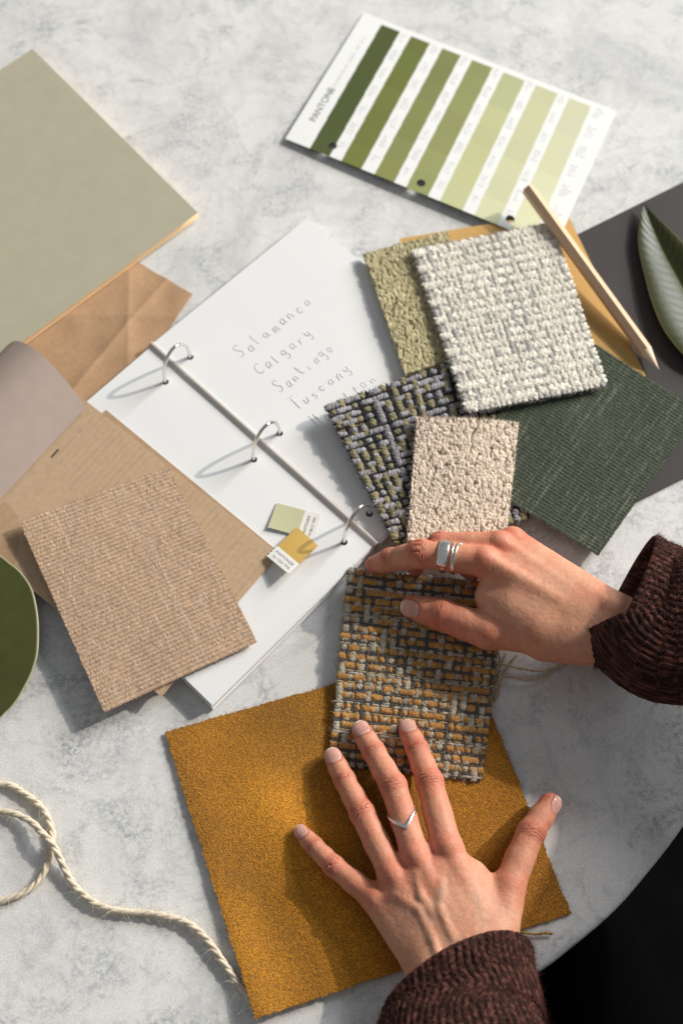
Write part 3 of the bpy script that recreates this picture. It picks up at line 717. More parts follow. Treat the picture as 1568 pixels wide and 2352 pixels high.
# corduroy swatches
def corduroy(S, ribs, col, lightc, seed, label, streaks, edge_col, amp=0.07, across=0.5):
    nu, nv = 360, ribs * 9
    def height(u, v):
        w = v + 0.0025 * n2(u * 9, v * 3, seed); return amp * np.abs(np.sin(PI * w * ribs)) ** 0.8 * (0.75 + 0.5 * n2(u * 40, v * ribs, seed + 11, 2)) + 0.035 * n2(u * 150, v * ribs * 2.2, seed + 1, 2)
    sx = rng.random(streaks); sw = rng.uniform(0.002, 0.007, streaks); sa = rng.random(streaks) ** 1.4 * 0.9 + 0.2
    def colf(u, v, h):
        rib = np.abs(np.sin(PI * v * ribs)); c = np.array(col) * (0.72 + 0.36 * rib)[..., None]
        c = c * (1 + 0.10 * n2(u * 5, v * 5, seed + 5, 3))[..., None] * (1 + 0.22 * n2(u * 60, v * ribs * 1.0, seed + 2, 2))[..., None]
        s = np.zeros(u.shape)
        for k in range(streaks):
            x0 = sx[k] + 0.004 * n2(v * 9, v * 0 + k, seed + 13); s = np.maximum(s, sa[k] * np.exp(-((u - x0) / sw[k]) ** 2) * sstep(-0.25, 0.4, n2(v * 7 + k * 3.3, v * 0 + k, seed + 3)) * (0.35 + 0.65 * sstep(-0.2, 0.4, n2(v * ribs * 1.1, u * 0 + k, seed + 6))))
        s = np.maximum(s, 0.8 * sstep(0.38, 0.7, n2(u * 100, v * ribs * 0.8, seed + 7, 2)))
        return c * (1 - across * s[..., None]) + np.array(lightc) * across * s[..., None]
    def edge(u, v):
        j = 0.004 * n2(v * 150, u * 150, seed + 4); return u + np.where((u < .001) | (u > .999), j, 0), v + np.where((v < .001) | (v > .999), j, 0)
    mb = MB(); V, F, cc = slab(S, nu, nv, height, 0.06, colf, side_col=edge_col, edge=edge); mb.add(V, F, cc)
    t = rng.random(1600); z = np.zeros_like(t); bu = np.concatenate([t[:400], t[400:800], z[:400], z[:400] + 1]); bv = np.concatenate([z[:400], z[:400] + 1, t[800:1200], t[1200:]])
    p = S(bu, bv, rng.random(1600) * 0.06); ctr = S(np.array(.5), np.array(.5)); d = nz(nz(p - ctr) * 0.6 + rng.normal(size=p.shape) * 0.6)
    V, F = fibres(p, d, rng.uniform(0.03, 0.16, len(p)), 0.014, 0.5); mb.add(V, F, np.array(edge_col))
    tag(mb.build('fabric_swatch', M_cord), label, 'fabric swatch', 'fabric swatches')
corduroy(Patch([(45, 1198, 2.25), (386, 1073, 1.75), (590, 1474, 1.7), (240, 1636, 1.6)], bump=lambda u, v: 0.07 * n2(u * 2, v * 2, 71)), 49, (0.525, 0.36, 0.238), (0.80, 0.68, 0.56), 81,
         'tan ribbed corduroy swatch lying on the kraft notebook', 34, (0.66, 0.46, 0.31), 0.075, 0.6)
corduroy(Patch([(1290, 741, 1.5), (1606, 946, 0.75), (1373, 1276, 1.0), (1055, 1080, 1.6)], bump=lambda u, v: 0.22 * np.exp(-((u - .45) ** 2 + (v - .5) ** 2) / .03) + 0.06 * n2(u * 3, v * 3, 72)), 52,
         (0.060, 0.074, 0.051), (0.26, 0.275, 0.20), 91, 'dark bottle green ribbed swatch beneath the white swatch', 60, (0.20, 0.23, 0.17), 0.05, 0.6)

# mustard velvet
def vb(u, v):
    return 0.10 * n2(u * 2.2, v * 2.2, 101) + 0.32 * np.exp(-((u - 0.23 - 0.1 * v) / 0.10) ** 2) * sstep(0.1, 0.5, v) + 0.25 * np.exp(-((u - .02) / .06) ** 2) * v + 0.1 + 0.45 * np.exp(-((u / .3) ** 2 + ((v - 1) / .2) ** 2))
VE = Patch([(380, 1682, 0.18), (1066, 1488, 0.12), (1309, 2097, 0.14), (588, 2342, 0.18)], bump=vb)
def sun_shade_nap(u, v):   # sun patches and hand shadow painted into the colour, plus random pile tone
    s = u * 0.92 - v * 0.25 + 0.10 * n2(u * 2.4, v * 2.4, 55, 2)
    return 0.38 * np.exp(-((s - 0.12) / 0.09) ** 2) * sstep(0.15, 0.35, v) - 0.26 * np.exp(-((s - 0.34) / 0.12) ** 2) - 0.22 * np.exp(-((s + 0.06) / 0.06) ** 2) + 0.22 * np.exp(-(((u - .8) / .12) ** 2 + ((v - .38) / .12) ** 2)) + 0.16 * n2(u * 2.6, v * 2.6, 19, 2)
def vh(u, v):
    d, b = worley(u * 240 + 0.5 * (np.floor(v * 290) % 2), v * 290, 7, 0.6); return 0.045 * sstep(0.85, 0.15, d) * (0.5 + 0.8 * b)
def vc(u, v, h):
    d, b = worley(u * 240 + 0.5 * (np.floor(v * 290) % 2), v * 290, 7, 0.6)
    return np.array([0.50, 0.21, 0.012]) * (0.52 + 0.98 * b * sstep(0.85, 0.2, d))[..., None] * (1 + 0.10 * n2(u * 6, v * 6, 9, 3) + 0.10 * n2(u * 14, v * 14, 23, 2) + sun_shade_nap(u, v))[..., None]
def vedge(u, v):
    j = 0.006 * n2(v * 130, u * 130, 104) + 0.004 * n2(v * 14, u * 14, 105); return u + np.where((u < .001) | (u > .999), j, 0), v + np.where((v < .001) | (v > .999), j, 0)
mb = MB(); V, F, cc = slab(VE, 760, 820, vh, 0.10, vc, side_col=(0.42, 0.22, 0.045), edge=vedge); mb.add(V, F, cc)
t = rng.random(3000); z = np.zeros_like(t); bu = np.concatenate([t[:750], t[750:1500], z[:750], z[:750] + 1]); bv = np.concatenate([z[:750], z[:750] + 1, t[1500:2250], t[2250:]])
p = VE(bu, bv, rng.random(3000) * 0.06); ctr = VE(np.array(.5), np.array(.5)); d = nz(nz(p - ctr) * 0.6 + rng.normal(size=p.shape) * 0.6)
V, F = fibres(p, d, rng.uniform(0.04, 0.22, len(p)), 0.018, 0.5); mb.add(V, F, (0.48, 0.26, 0.06))
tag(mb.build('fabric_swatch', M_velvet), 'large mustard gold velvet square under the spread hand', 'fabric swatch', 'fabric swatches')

# ------------------------------------------------------------------ twine and loose threads
def strand(pts, n, R, r, twist, colr, mb, fuzz=0, k=3):
    c = spline(np.array(pts), n); t = nz(np.gradient(c, axis=0)); s = nz(np.cross(t, [0, 0, 1.0])); b = np.cross(s, t)
    L = np.concatenate([[0], np.cumsum(np.linalg.norm(np.diff(c, axis=0), axis=1))])
    R_ = R * (1 + 0.16 * n2(L * 0.8, L * 0, 5))[:, None]
    for q in range(k):
        a = L * twist + q * 2 * PI / k
        path = c + R_ * 0.42 * (np.cos(a)[:, None] * s + np.sin(a)[:, None] * b)
        V, F = tubes(path, np.cos(a)[:, None] * b - np.sin(a)[:, None] * s + 1e-3, r * (1 + 0.12 * n2(L * 2, L * 0 + q, 6)), r * 0.9, 8)
        cv = np.repeat(np.array(colr)[None] * (1 + 0.30 * n2(L * 3.2, L * 0 + q * 3.0, 8, 3))[:, None], 8, 0)
        mb.add(V, F, cv)
    if fuzz:
        i = rng.integers(0, n, fuzz); d = nz(rng.normal(size=(fuzz, 3)) + 0.8 * t[i]); V, F = fibres(c[i] + nz(rng.normal(size=(fuzz, 3))) * R * 0.8, d, rng.uniform(0.15, 1.0, fuzz), 0.013, 1.0, 5)
        mb.add(V, F, np.array(colr) * 1.05)
tw = MB(); TC = (0.68, 0.585, 0.45); zt = 0.28
strand([P(-150, 1850, zt), P(-60, 1805, zt), P(0, 1801, zt), P(22, 1803, zt), P(51, 1819, zt), P(80, 1840, zt), P(102, 1864, zt), P(115, 1891, zt), P(121, 1920, zt), P(119, 1943, zt), P(113, 1966, zt),
        P(108, 1988, zt), P(99, 2009, zt), P(82, 2031, zt), P(55, 2051, zt), P(18, 2065, zt), P(-20, 2074, zt), P(-90, 2068, zt)], 420, 0.225, 0.185, 2.5, TC, tw, 900)
za = 0.36; zb = 1.0
strand([P(-90, 1850, za), P(-30, 1856, za), P(0, 1863, .4), P(27, 1867, .45), P(55, 1878, .55), P(77, 1892, .7), P(95, 1911, .9), P(113, 1929, zb), P(128, 1951, .9), P(139, 1975, .65), P(152, 2002, .45),
        P(168, 2030, za), P(189, 2053, za), P(216, 2074, za), P(247, 2087, za), P(287, 2094, za), P(350, 2099, za), P(415, 2114, za), P(450, 2134, za), P(480, 2164, za), P(505, 2199, za), P(530, 2234, .34),
        P(556, 2270, .3), P(580, 2300, .26)], 620, 0.23, 0.19, 2.5, TC, tw, 1300)
tag(tw.build('twine', M_twine), 'natural cream jute twine looping in from the left edge to the velvet', 'twine')
lt = MB()
for pts in ([(1120, 1520), (1160, 1528), (1200, 1536), (1240, 1541), (1290, 1528), (1330, 1512)], [(1118, 1545), (1170, 1553), (1215, 1562), (1255, 1552), (1280, 1530), (1300, 1500)], [(1146, 1500), (1150, 1540), (1140, 1580), (1136, 1610)],
            [(1162, 1500), (1152, 1525), (1143, 1560), (1131, 1590)], [(1186, 1505), (1165, 1535), (1150, 1560), (1142, 1600)]):
    strand([P(x, y, 0.22 + 0.08 * math.sin(k)) for k, (x, y) in enumerate(pts)], 80, 0.08, 0.075, 7, (0.55, 0.44, 0.30), lt, 30, 2)
tag(lt.build('loose_threads', M_twine), 'loose pale threads frayed out beside the tweed under the wrist', 'threads')
gt = MB(); strand([P(1180, 2136, .2), P(1205, 2143, .22), P(1230, 2146, .25), P(1250, 2143, .3), P(1268, 2145, .25)], 60, 0.07, 0.07, 8, (0.45, 0.25, 0.06), gt, 40, 2)
tag(gt.build('loose_thread', M_twine), 'short gold thread lying on the marble beside the velvet corner', 'thread')

# ------------------------------------------------------------------ pencil
a, b = P(1211, 433, 2.75), P(1513, 850, 0.95); d = nz(b - a); L = np.linalg.norm(b - a); up = nz(np.array([0, 0, 1.0]) - d * d[2])
pen = thing('pencil', 'natural wooden pencil resting on the ochre card beside the white swatch', 'pencil', (a + b) / 2)
tip = 2.1; t = np.array([0, 0.05, L - tip])
def hexring(x, r, K=6, rot=PI / 6):
    s = np.cross(d, up); k = np.arange(K) * 2 * PI / K + rot; return a + d * x + r * (np.cos(k)[:, None] * s + np.sin(k)[:, None] * up)
R_ = 0.60; rings = [hexring(x, r) for x, r in ((0, R_ * .93), (0.06, R_), (L - tip, R_))]
V = []; F = []
for q in range(6):
    q2 = (q + 1) % 6
    for r in range(2):
        k = len(V); V += [rings[r][q], rings[r][q2], rings[r + 1][q2], rings[r + 1][q]]; F.append((k, k + 1, k + 2, k + 3))
k = len(V); V += list(rings[0]); F.append(tuple(range(k + 5, k - 1, -1)))
mk('barrel', V, F, M_wood, pen, np.broadcast_to([0.64, 0.44, 0.27], (len(V), 3)), smooth=False)
xs = np.linspace(L - tip, L - 0.32, 14); rr = np.linspace(R_ * 0.98, 0.085, 14)
V = np.concatenate([hexring(x, r, 24, 0) for x, r in zip(xs, rr)]); mk('sharpened_tip', V, gridF(24, 14, True) if False else np.concatenate([np.stack([i * 24 + np.arange(24), i * 24 + (np.arange(24) + 1) % 24, (i + 1) * 24 + (np.arange(24) + 1) % 24, (i + 1) * 24 + np.arange(24)], -1) for i in range(13)]), M_wood, pen, np.broadcast_to([0.76, 0.60, 0.44], (len(V), 3)))
xs = np.linspace(L - 0.34, L, 6); rr = np.linspace(0.085, 0.01, 6)
V = np.concatenate([hexring(x, r, 16, 0) for x, r in zip(xs, rr)]); mk('lead', V, np.concatenate([np.stack([i * 16 + np.arange(16), i * 16 + (np.arange(16) + 1) % 16, (i + 1) * 16 + (np.arange(16) + 1) % 16, (i + 1) * 16 + np.arange(16)], -1) for i in range(5)]), plain_mat('pale_lead', (0.50, 0.42, 0.36), 0.5, 900, 0.1, 0), pen)
mb = MB()
for q in range(46):  # stamped lettering on the barrel, too small to read
    x = 2.0 + q * 0.085
    if rng.random() < 0.3 or 22 < q < 28: continue
    o = a + d * x + up * (R_ * 0.866 + 0.006); s = np.cross(d, up) * 0.10
    mb.add([o - s * rng.uniform(.4, 1), o - s * .3 + d * 0.05, o + s + d * 0.05, o + s * rng.uniform(.4, 1)], np.array([[0, 1, 2, 3]]), (0.2, 0.15, 0.1))
mb.build('stamped_print', M_ink, pen, smooth=False)

# ------------------------------------------------------------------ leaves
def leaf_mat(name, rim):
    t = NT(name); a = t.n('ShaderNodeAttribute', attribute_name='Col')
    f = t.ramp(t.noise(900, 3, 0.7), [(0.3, 0.9), (0.62, 1.0), (0.74, 1.5)])
    t.l(t.mix(a.outputs['Color'], f, 1.0, 'MULTIPLY'), t.b.inputs['Base Color']); t.set(rough=0.45, spec=0.15)
    t.l(t.bump(t.noise(150, 4), 0.12, 0.0006), t.b.inputs['Normal']); return t.m
def even(w, n):
    w = np.asarray(w, float); x = np.linspace(0, len(w) - 1, n); k = np.clip(x.astype(int), 0, len(w) - 2); f = x - k; q = np.concatenate([[2 * w[0] - w[1]], w, [2 * w[-1] - w[-2]]])
    a, b, c, d = q[k], q[k + 1], q[k + 2], q[k + 3]
    return np.maximum(0.02, 0.5 * (2 * b + (c - a) * f + (2 * a - 5 * b + 4 * c - d) * f ** 2 + (3 * b - a - 3 * c + d) * f ** 3))
def leaf(name, label, mid, wl, wr, zl, zr, zmid, gcol, veincol, material, edge_col, curl=0.0, nvein=22, ripple=0.016):
    """midrib pixels; left / right half widths in cm per midrib point; heights of midrib and margins"""
    n = 160; c = spline(np.array([P(x, y, z) for (x, y), z in zip(mid, zmid)]), n); t = nz(np.gradient(c, axis=0)); s = nz(np.cross(t, [0, 0, 1.0]))
    tt = np.linspace(0, 1, n); kx = np.linspace(0, 1, len(wl)); nu = 60
    w_l = even(wl, n); w_r = even(wr, n)
    u = np.linspace(-1, 1, nu * 2 + 1); U, T = np.meshgrid(u, tt, indexing='ij')
    W = np.where(U < 0, w_l[None], w_r[None]); Z = np.where(U < 0, zl, zr) * (np.abs(U) ** 1.25 - curl * np.abs(U) ** 4) * (W / max(max(wl), max(wr)))
    ph = T * nvein + np.abs(U) * 2.4; wave = np.sin(ph * 2 * PI)
    Z = Z + ripple * wave * np.abs(U) * (1 - np.abs(U)) * 3
    V = c[None] + s[None] * (U * W)[..., None] + np.array([0, 0, 1.0]) * Z[..., None]
    g = np.array(gcol) * (1 + 0.06 * wave * (1 - np.abs(U)))[..., None] * (1 + 0.15 * fbm(V * 0.6, 3, 5))[..., None]
    vein = np.clip(sstep(0.985, 1.0, wave) * 0.22 + sstep(0.035, 0.012, np.abs(U)), 0, 1)[..., None]
    g = g * (1 - vein) + np.array(veincol) * vein
    rim = sstep(0.965, 0.985, np.abs(U))[..., None]; g = g * (1 - rim) + np.array(edge_col) * rim
    nn = V.reshape(-1, 3); F = gridF(nu * 2 + 1, n); V2 = nn - np.array([0, 0, 0.07]); ring = np.concatenate([np.arange(n), ])
    m = len(nn); last = (nu * 2) * n
    k = np.arange(n - 1); sk = np.concatenate([np.stack([k, k + 1, m + k + 1, m + k], -1), np.stack([last + k, m + last + k, m + last + k + 1, last + k + 1], -1)])
    cc = g.reshape(-1, 3)
    return tag(mk(name, np.concatenate([nn, V2]), np.concatenate([F, F[:, ::-1] + m, sk]), material, col=np.concatenate([cc, cc * 0.8 + 0.02])), label, 'leaf', 'rubber plant leaves')
M_leaf = leaf_mat('leaf_skin', 0); M_leaf.node_tree.nodes['Principled BSDF'].inputs['Specular IOR Level'].default_value = 0.28; M_leaf.node_tree.nodes['Principled BSDF'].inputs['Roughness'].default_value = 0.36
leaf('leaf', 'dark green folded rubber plant leaf lying on the charcoal board', [(1476, 466), (1496, 520), (1522, 580), (1554, 640), (1592, 710), (1645, 800), (1700, 890)], (0.02, 1.3, 2.3, 3.0, 3.1, 2.2, 0.1), (0.02, 1.75, 2.75, 3.5, 3.8, 2.9, 0.1),
     2.0, 1.25, (1.0, 0.7, 0.5, 0.45, 0.45, 0.5, 0.5), (0.042, 0.047, 0.014), (0.16, 0.16, 0.07), M_leaf, (0.16, 0.13, 0.06), 0.40)
leaf('leaf', 'glossy green leaf with pale rim at the left edge of the table', [(-90, 1238), (-90, 1300), (-90, 1400), (-90, 1475), (-90, 1550), (-90, 1640), (-90, 1704)], (0.05, 3.5, 5.3, 5.85, 5.95, 5.75, 4.9, 3.3, 0.05), (0.05, 3.5, 5.2, 5.7, 5.8, 5.6, 4.9, 3.3, 0.05),
     -0.8, -0.8, (2.5, 2.45, 2.3, 2.1, 1.85, 1.6, 1.3), (0.050, 0.056, 0.014), (0.075, 0.09, 0.03), M_leaf, (0.34, 0.33, 0.20), 0.0, 9, 0.006)
# ------------------------------------------------------------------ hands: one smooth surface from a distance field
VOX = 0.07
class Field:
    def __init__(s, lo, hi, vox=VOX):
        s.lo = np.asarray(lo, float); s.vox = vox; s.n = np.ceil((np.asarray(hi) - s.lo) / vox).astype(int) + 1
        s.f = np.full(s.n, 3.0, np.float32)
    def sub(s, lo, hi):
        a = np.clip(np.floor((lo - s.lo) / s.vox).astype(int), 0, s.n - 1); b = np.clip(np.ceil((hi - s.lo) / s.vox).astype(int) + 1, 1, s.n)
        g = np.meshgrid(*[(s.lo[k] + np.arange(a[k], b[k]) * s.vox).astype(np.float32) for k in range(3)], indexing='ij')
        return tuple(slice(a[k], b[k]) for k in range(3)), np.stack(g, -1)
    def smin(s, sl, d, k):
        f = s.f[sl]; h = np.clip(0.5 + 0.5 * (f - d) / k, 0, 1); s.f[sl] = f * (1 - h) + d * h - k * h * (1 - h)
    def smax(s, sl, d, k):
        f = s.f[sl]; h = np.clip(0.5 - 0.5 * (f - d) / k, 0, 1); s.f[sl] = f * (1 - h) + d * h + k * h * (1 - h)
    def cone(s, a, b, ra, rb, k=0.3, flat=None, cut=False):
        """tapered capsule; flat = (normal, factor) squashes the section along a direction"""
        a = np.asarray(a, float); b = np.asarray(b, float); m = max(ra, rb) * 1.25 + k + 0.25
        if flat is not None: m = m * max(1, 1 / flat[1]) if flat[1] < 1 else m
        sl, g = s.sub(np.minimum(a, b) - m, np.maximum(a, b) + m)
        if g.size == 0: return
        pa = g - a.astype(np.float32); ba = (b - a).astype(np.float32)
        h = np.clip(pa @ ba / (ba @ ba), 0, 1); q = pa - h[..., None] * ba
        if flat is not None:
            nn = np.asarray(flat[0], np.float32); w = q @ nn; q = q + (w * (1 / flat[1] - 1))[..., None] * nn
        d = np.linalg.norm(q, axis=-1) - (ra + (rb - ra) * h)
        if cut: s.smax(sl, -d, k)
        else: s.smin(sl, d, k)
    def ball(s, c, r, k=0.3, cut=False, axes=None, scale=None):
        c = np.asarray(c, float); R = r if scale is None else r * max(scale); m = R + k + 0.2
        sl, g = s.sub(c - m, c + m)
        if g.size == 0: return
        q = g - c.astype(np.float32)
        if axes is not None:
            q = np.stack([q @ np.asarray(ax, np.float32) / sc for ax, sc in zip(axes, scale)], -1)
        d = (np.linalg.norm(q, axis=-1) - r) * (1 if scale is None else min(scale))
        if cut: s.smax(sl, -d, k)
        else: s.smin(sl, d, k)
    def mesh(s):
        f = s.f; ins = f < 0
        c = [ins[i:f.shape[0] - 1 + i, j:f.shape[1] - 1 + j, k:f.shape[2] - 1 + k] for i in (0, 1) for j in (0, 1) for k in (0, 1)]
        cnt = sum(x.astype(np.int8) for x in c); act = (cnt > 0) & (cnt < 8)
        idx = np.full(act.shape, -1, np.int64); cells = np.argwhere(act); idx[act] = np.arange(len(cells))
        acc = np.zeros((len(cells), 3)); num = np.zeros(len(cells))
        corners = [np.array([i, j, k]) for i in (0, 1) for j in (0, 1) for k in (0, 1)]
        for p in range(8):
            for q in range(p + 1, 8):
                if np.abs(corners[p] - corners[q]).sum() != 1: continue
                fp = f[tuple((cells + corners[p]).T)]; fq = f[tuple((cells + corners[q]).T)]; cr = (fp < 0) != (fq < 0)
                t = np.where(cr, fp / np.where(cr, fp - fq, 1), 0)
                acc += np.where(cr[:, None], corners[p] + t[:, None] * (corners[q] - corners[p]), 0); num += cr
        V = s.lo + (cells + acc / num[:, None]) * s.vox
        Q = []
        for ax in range(3):
            o = [k for k in range(3) if k != ax]
            a = np.take(ins, np.arange(f.shape[ax] - 1), ax); b = np.take(ins, np.arange(1, f.shape[ax]), ax)
            e = np.argwhere(a != b); sg = a[tuple(e.T)]
            e_ok = np.all((e[:, o] > 0) & (e[:, o] < np.array(f.shape)[o] - 1), axis=1); e = e[e_ok]; sg = sg[e_ok]
            def cid(d0, d1):
                x = e.copy(); x[:, o[0]] -= d0; x[:, o[1]] -= d1; return idx[tuple(x.T)]
            q = np.stack([cid(1, 1), cid(0, 1), cid(0, 0), cid(1, 0)], -1)
            flip = sg if ax != 1 else ~sg
            q = np.where(flip[:, None], q, q[:, ::-1]); Q.append(q)
        F = np.concatenate(Q); F = F[np.all(F >= 0, axis=1)]
        # a few rounds of gentle smoothing
        for _ in range(2):
            a = np.zeros_like(V); n = np.zeros(len(V))
            for k in range(4):
                i, j = F[:, k], F[:, (k + 1) % 4]
                for d in range(3):
                    a[:, d] += np.bincount(i, V[j, d], len(V)) + np.bincount(j, V[i, d], len(V))
                n += np.bincount(i, minlength=len(V)) + np.bincount(j, minlength=len(V))
            V = V * 0.5 + 0.5 * a / np.maximum(n, 1)[:, None]
        return V, F

def vnormals(V, F):
    fn = np.cross(V[F[:, 2]] - V[F[:, 0]], V[F[:, 3]] - V[F[:, 1]]); N = np.zeros_like(V)
    for k in range(4):
        for d in range(3): N[:, d] += np.bincount(F[:, k], fn[:, d], len(V))
    return nz(N)

class Finger:
    """joints from knuckle to tip (world cm), a radius at each; up = the back of the finger"""
    def __init__(s, js, rs, up, nail_w, nail_l, nail_back=None, crease=1.0): s.j = [np.asarray(j, float) for j in js]; s.r = rs; s.up = nz(up); s.nw = nail_w; s.nl = nail_l; s.nb = nail_back; s.cr = crease

SKIN = np.array([0.63, 0.33, 0.205]); RED = np.array([0.58, 0.19, 0.115]); NAIL = np.array([0.64, 0.355, 0.29]); NTIP = np.array([0.78, 0.66, 0.56])

def grow_hand(fingers, palm, lo, hi, extra=None):
    Fd = Field(lo, hi)
    for a, b, ra, rb, k, flat in palm: Fd.cone(a, b, ra, rb, k, flat)
    for fg in fingers:
        for i in range(len(fg.j) - 1):
            a, b = fg.j[i], fg.j[i + 1]; k = 0.32 if i else 0.42
            Fd.cone(a, b, fg.r[i], fg.r[i + 1], k)
            # soft underside of each segment
            m = (a + b) / 2 - fg.up * 0.10; Fd.ball(m, (fg.r[i] + fg.r[i + 1]) / 2 * 0.93, 0.35)
        for i in range(1, len(fg.j) - 1):  # knuckles stand proud on the back
            ax = nz(fg.j[i + 1] - fg.j[i - 1]); up = nz(fg.up - ax * (fg.up @ ax)); sd = np.cross(ax, up)
            Fd.ball(fg.j[i] + up * fg.r[i] * 0.28, fg.r[i] * 0.80, 0.22, axes=(ax, up, sd), scale=(1.1, 0.95, 1.18))
    if extra: extra(Fd)
    V, F = Fd.mesh(); N = vnormals(V, F)
    col = np.broadcast_to(SKIN, V.shape).copy(); gloss = np.zeros(len(V)); disp = np.zeros(len(V))
    red = 0.34 * sstep(-0.1, 0.7, fbm(V * 0.55, 3, 77)) + 0.26 * fbm(V * 2.4, 3, 78) + 0.12; dark = np.zeros(len(V))
    for fg in fingers:
        J = fg.j
        seg = np.concatenate([[0], np.cumsum([np.linalg.norm(J[i + 1] - J[i]) for i in range(len(J) - 1)])])
        # which vertices belong to this finger: nearest point on its chain
        best = np.full(len(V), 9e9); tb = np.zeros(len(V)); axb = np.zeros(V.shape)
        for i in range(len(J) - 1):
            ba = J[i + 1] - J[i]; h = np.clip((V - J[i]) @ ba / (ba @ ba), -0.35 if i == 0 else 0, 1.3 if i == len(J) - 2 else 1); d = np.linalg.norm(V - J[i] - h[:, None] * ba, axis=1)
            m = d < best; best = np.where(m, d, best); tb = np.where(m, seg[i] + h * np.linalg.norm(ba), tb); axb[m] = nz(ba)
        mine = sstep(max(fg.r) * 1.5, max(fg.r) * 1.2, best)
        up = nz(fg.up - axb * (axb @ fg.up)[:, None]); sd = np.cross(axb, up); dors = sstep(-0.1, 0.6, (N * up).sum(1)); w = (N * sd).sum(1)
        for i in range(1, len(J) - 1):
            t = tb - seg[i] - (0.0 if i > 1 or len(J) < 4 else 0.0); sc = fg.r[i] / 0.95
            bow = t + 0.10 * np.cos(w * PI) * np.sign(t); span = 0.55 * sc if i == 1 or len(J) == 3 else 0.34 * sc
            env = np.exp(-(t / span) ** 2) * dors * mine * (0.75 + 0.35 * vnoise(np.stack([w * 1.5, tb * 4, 0 * w + i * 3.3], -1), 15)) * (0.35 + 0.65 * sstep(1.0, 0.5, np.abs(w)))
            wob = 0.16 * vnoise(np.stack([w * 2.2, tb * 1.6, 0 * w + i * 7.7 + fg.r[0] * 31], -1), 9)
            per = 0.20 if i == 1 or len(J) == 3 else 0.17
            cr = (0.5 + 0.5 * np.cos(2 * PI * (bow + wob) / per)) ** 4
            disp -= fg.cr * 0.12 * env * cr; red += (0.42 * np.exp(-(t / (span * 1.5)) ** 2) * dors * mine + 0.75 * env * cr * fg.cr); dark = np.maximum(dark, 0.55 * env * cr * fg.cr)
        red += 0.42 * np.exp(-((V - J[0] - fg.up * fg.r[0] * 0.7) ** 2).sum(1) / 0.9) + 0.0
        # sparse fine lines along the back of the segments
        fine = (0.5 + 0.5 * np.cos(2 * PI * (tb + 0.25 * vnoise(V * 1.6, 4)) / 0.23)) ** 6; disp -= 0.010 * fine * dors * mine
        red += 0.75 * sstep(seg[-1] - 0.7, seg[-1] + 0.7, tb) * mine + 0.30 * mine
        # nail
        if fg.nw:
            a, b = J[-2], J[-1]; ax = nz(b - a); upn = nz((fg.nb if fg.nb is not None else fg.up) - ax * (ax @ (fg.nb if fg.nb is not None else fg.up))); sdn = np.cross(ax, upn)
            r = fg.r[-1]; c = b + ax * (r * 0.80 - fg.nl * 0.5); q = V - c; tx = q @ ax / (fg.nl * 0.5); ws = q @ sdn / (fg.nw * 0.5); un = q @ upn
            rad = (np.abs(tx) ** 2.6 + np.abs(ws) ** 3.0) ** (1 / 2.7); front = sstep(0.1, 0.3, un / r) * sstep(2.2, 1.6, rad)
            mask = sstep(1.06, 0.94, rad) * front
            disp += 0.030 * mask - 0.050 * np.exp(-((rad - 1.08) / 0.13) ** 2) * front * (tx < 0.9)
            flatten = mask * 0.35 * ((un - r * 0.78)); disp -= np.clip(flatten, -0.04, 0.08)
            tipm = sstep(0.70, 0.86, tx) * mask; nc = NAIL * (1 - 0.15 * sstep(0.2, -0.9, tx))[:, None] * 1.0
            lun = sstep(-0.62, -0.80, tx) * mask * 0.35
            nc = nc * (1 - lun[:, None]) + np.array([0.72, 0.5, 0.45]) * lun[:, None]; nc = nc * (1 - tipm[:, None]) + NTIP * tipm[:, None]
            col = col * (1 - mask[:, None]) + nc * mask[:, None]; gloss = np.maximum(gloss, mask); red = red * (1 - mask) + 0.55 * np.exp(-((rad - 1.12) / 0.13) ** 2) * front * (1 - mask); dark = np.maximum(dark, 0.25 * np.exp(-((rad - 1.08) / 0.07) ** 2) * front * (tx < 0.8))
    red = np.clip(red, 0, 1)[:, None] * (1 - gloss[:, None]); col = col * (1 - red) + RED * red
    col *= (1 - dark)[:, None]; col *= (1 + 0.09 * fbm(V * 1.1, 3, 91) + 0.09 * fbm(V * 6, 2, 92))[:, None]
    relief = 0.012 * fbm(V * 4.5, 2, 401) + 0.007 * vnoise(V * 12, 402)
    V = V + N * (disp + relief * (1 - gloss))[:, None]
    return V, F, N, col, gloss

# ---- left hand, spread flat on velvet and tweed
UP = np.array([0, 0, 1.0])
lp = Finger([P(858, 2062, 2.2), P(767, 1990, 1.75), P(722, 1944, 1.15), P(692, 1912, 0.82)], (0.92, 0.76, 0.66, 0.58), UP + np.array([-0.25, 0.1, 0]), 1.0, 1.05)
lr = Finger([P(900, 2008, 2.9), P(832, 1868, 2.1), P(792, 1793, 1.45), P(765, 1739, 1.05)], (0.98, 0.94, 0.80, 0.72), UP + np.array([-0.15, 0.1, 0]), 1.26, 1.30)
lm = Finger([P(955, 1968, 3.2), P(903, 1806, 2.45), P(858, 1727, 1.75), P(829, 1678, 1.25)], (1.03, 0.99, 0.84, 0.74), UP + np.array([-0.05, 0.1, 0]), 1.32, 1.32)
li = Finger([P(1026, 1947, 3.15), P(986, 1796, 2.4), P(958, 1722, 1.7), P(936, 1674, 1.22)], (1.12, 1.0, 0.83, 0.72), UP + np.array([0.0, 0.1, 0]), 1.24, 1.22)
lt_ = Finger([P(1168, 2035, 2.2), P(1218, 1912, 1.75), P(1262, 1847, 1.25)], (1.15, 1.03, 0.84), nz([0.55, -0.2, 0.8]), 1.12, 1.30, nail_back=nz([0.62, -0.30, 0.72]))
WL = [P(985, 2238, 3.0), P(1040, 2225, 3.5), P(1095, 2210, 3.6), P(1135, 2195, 3.3)]
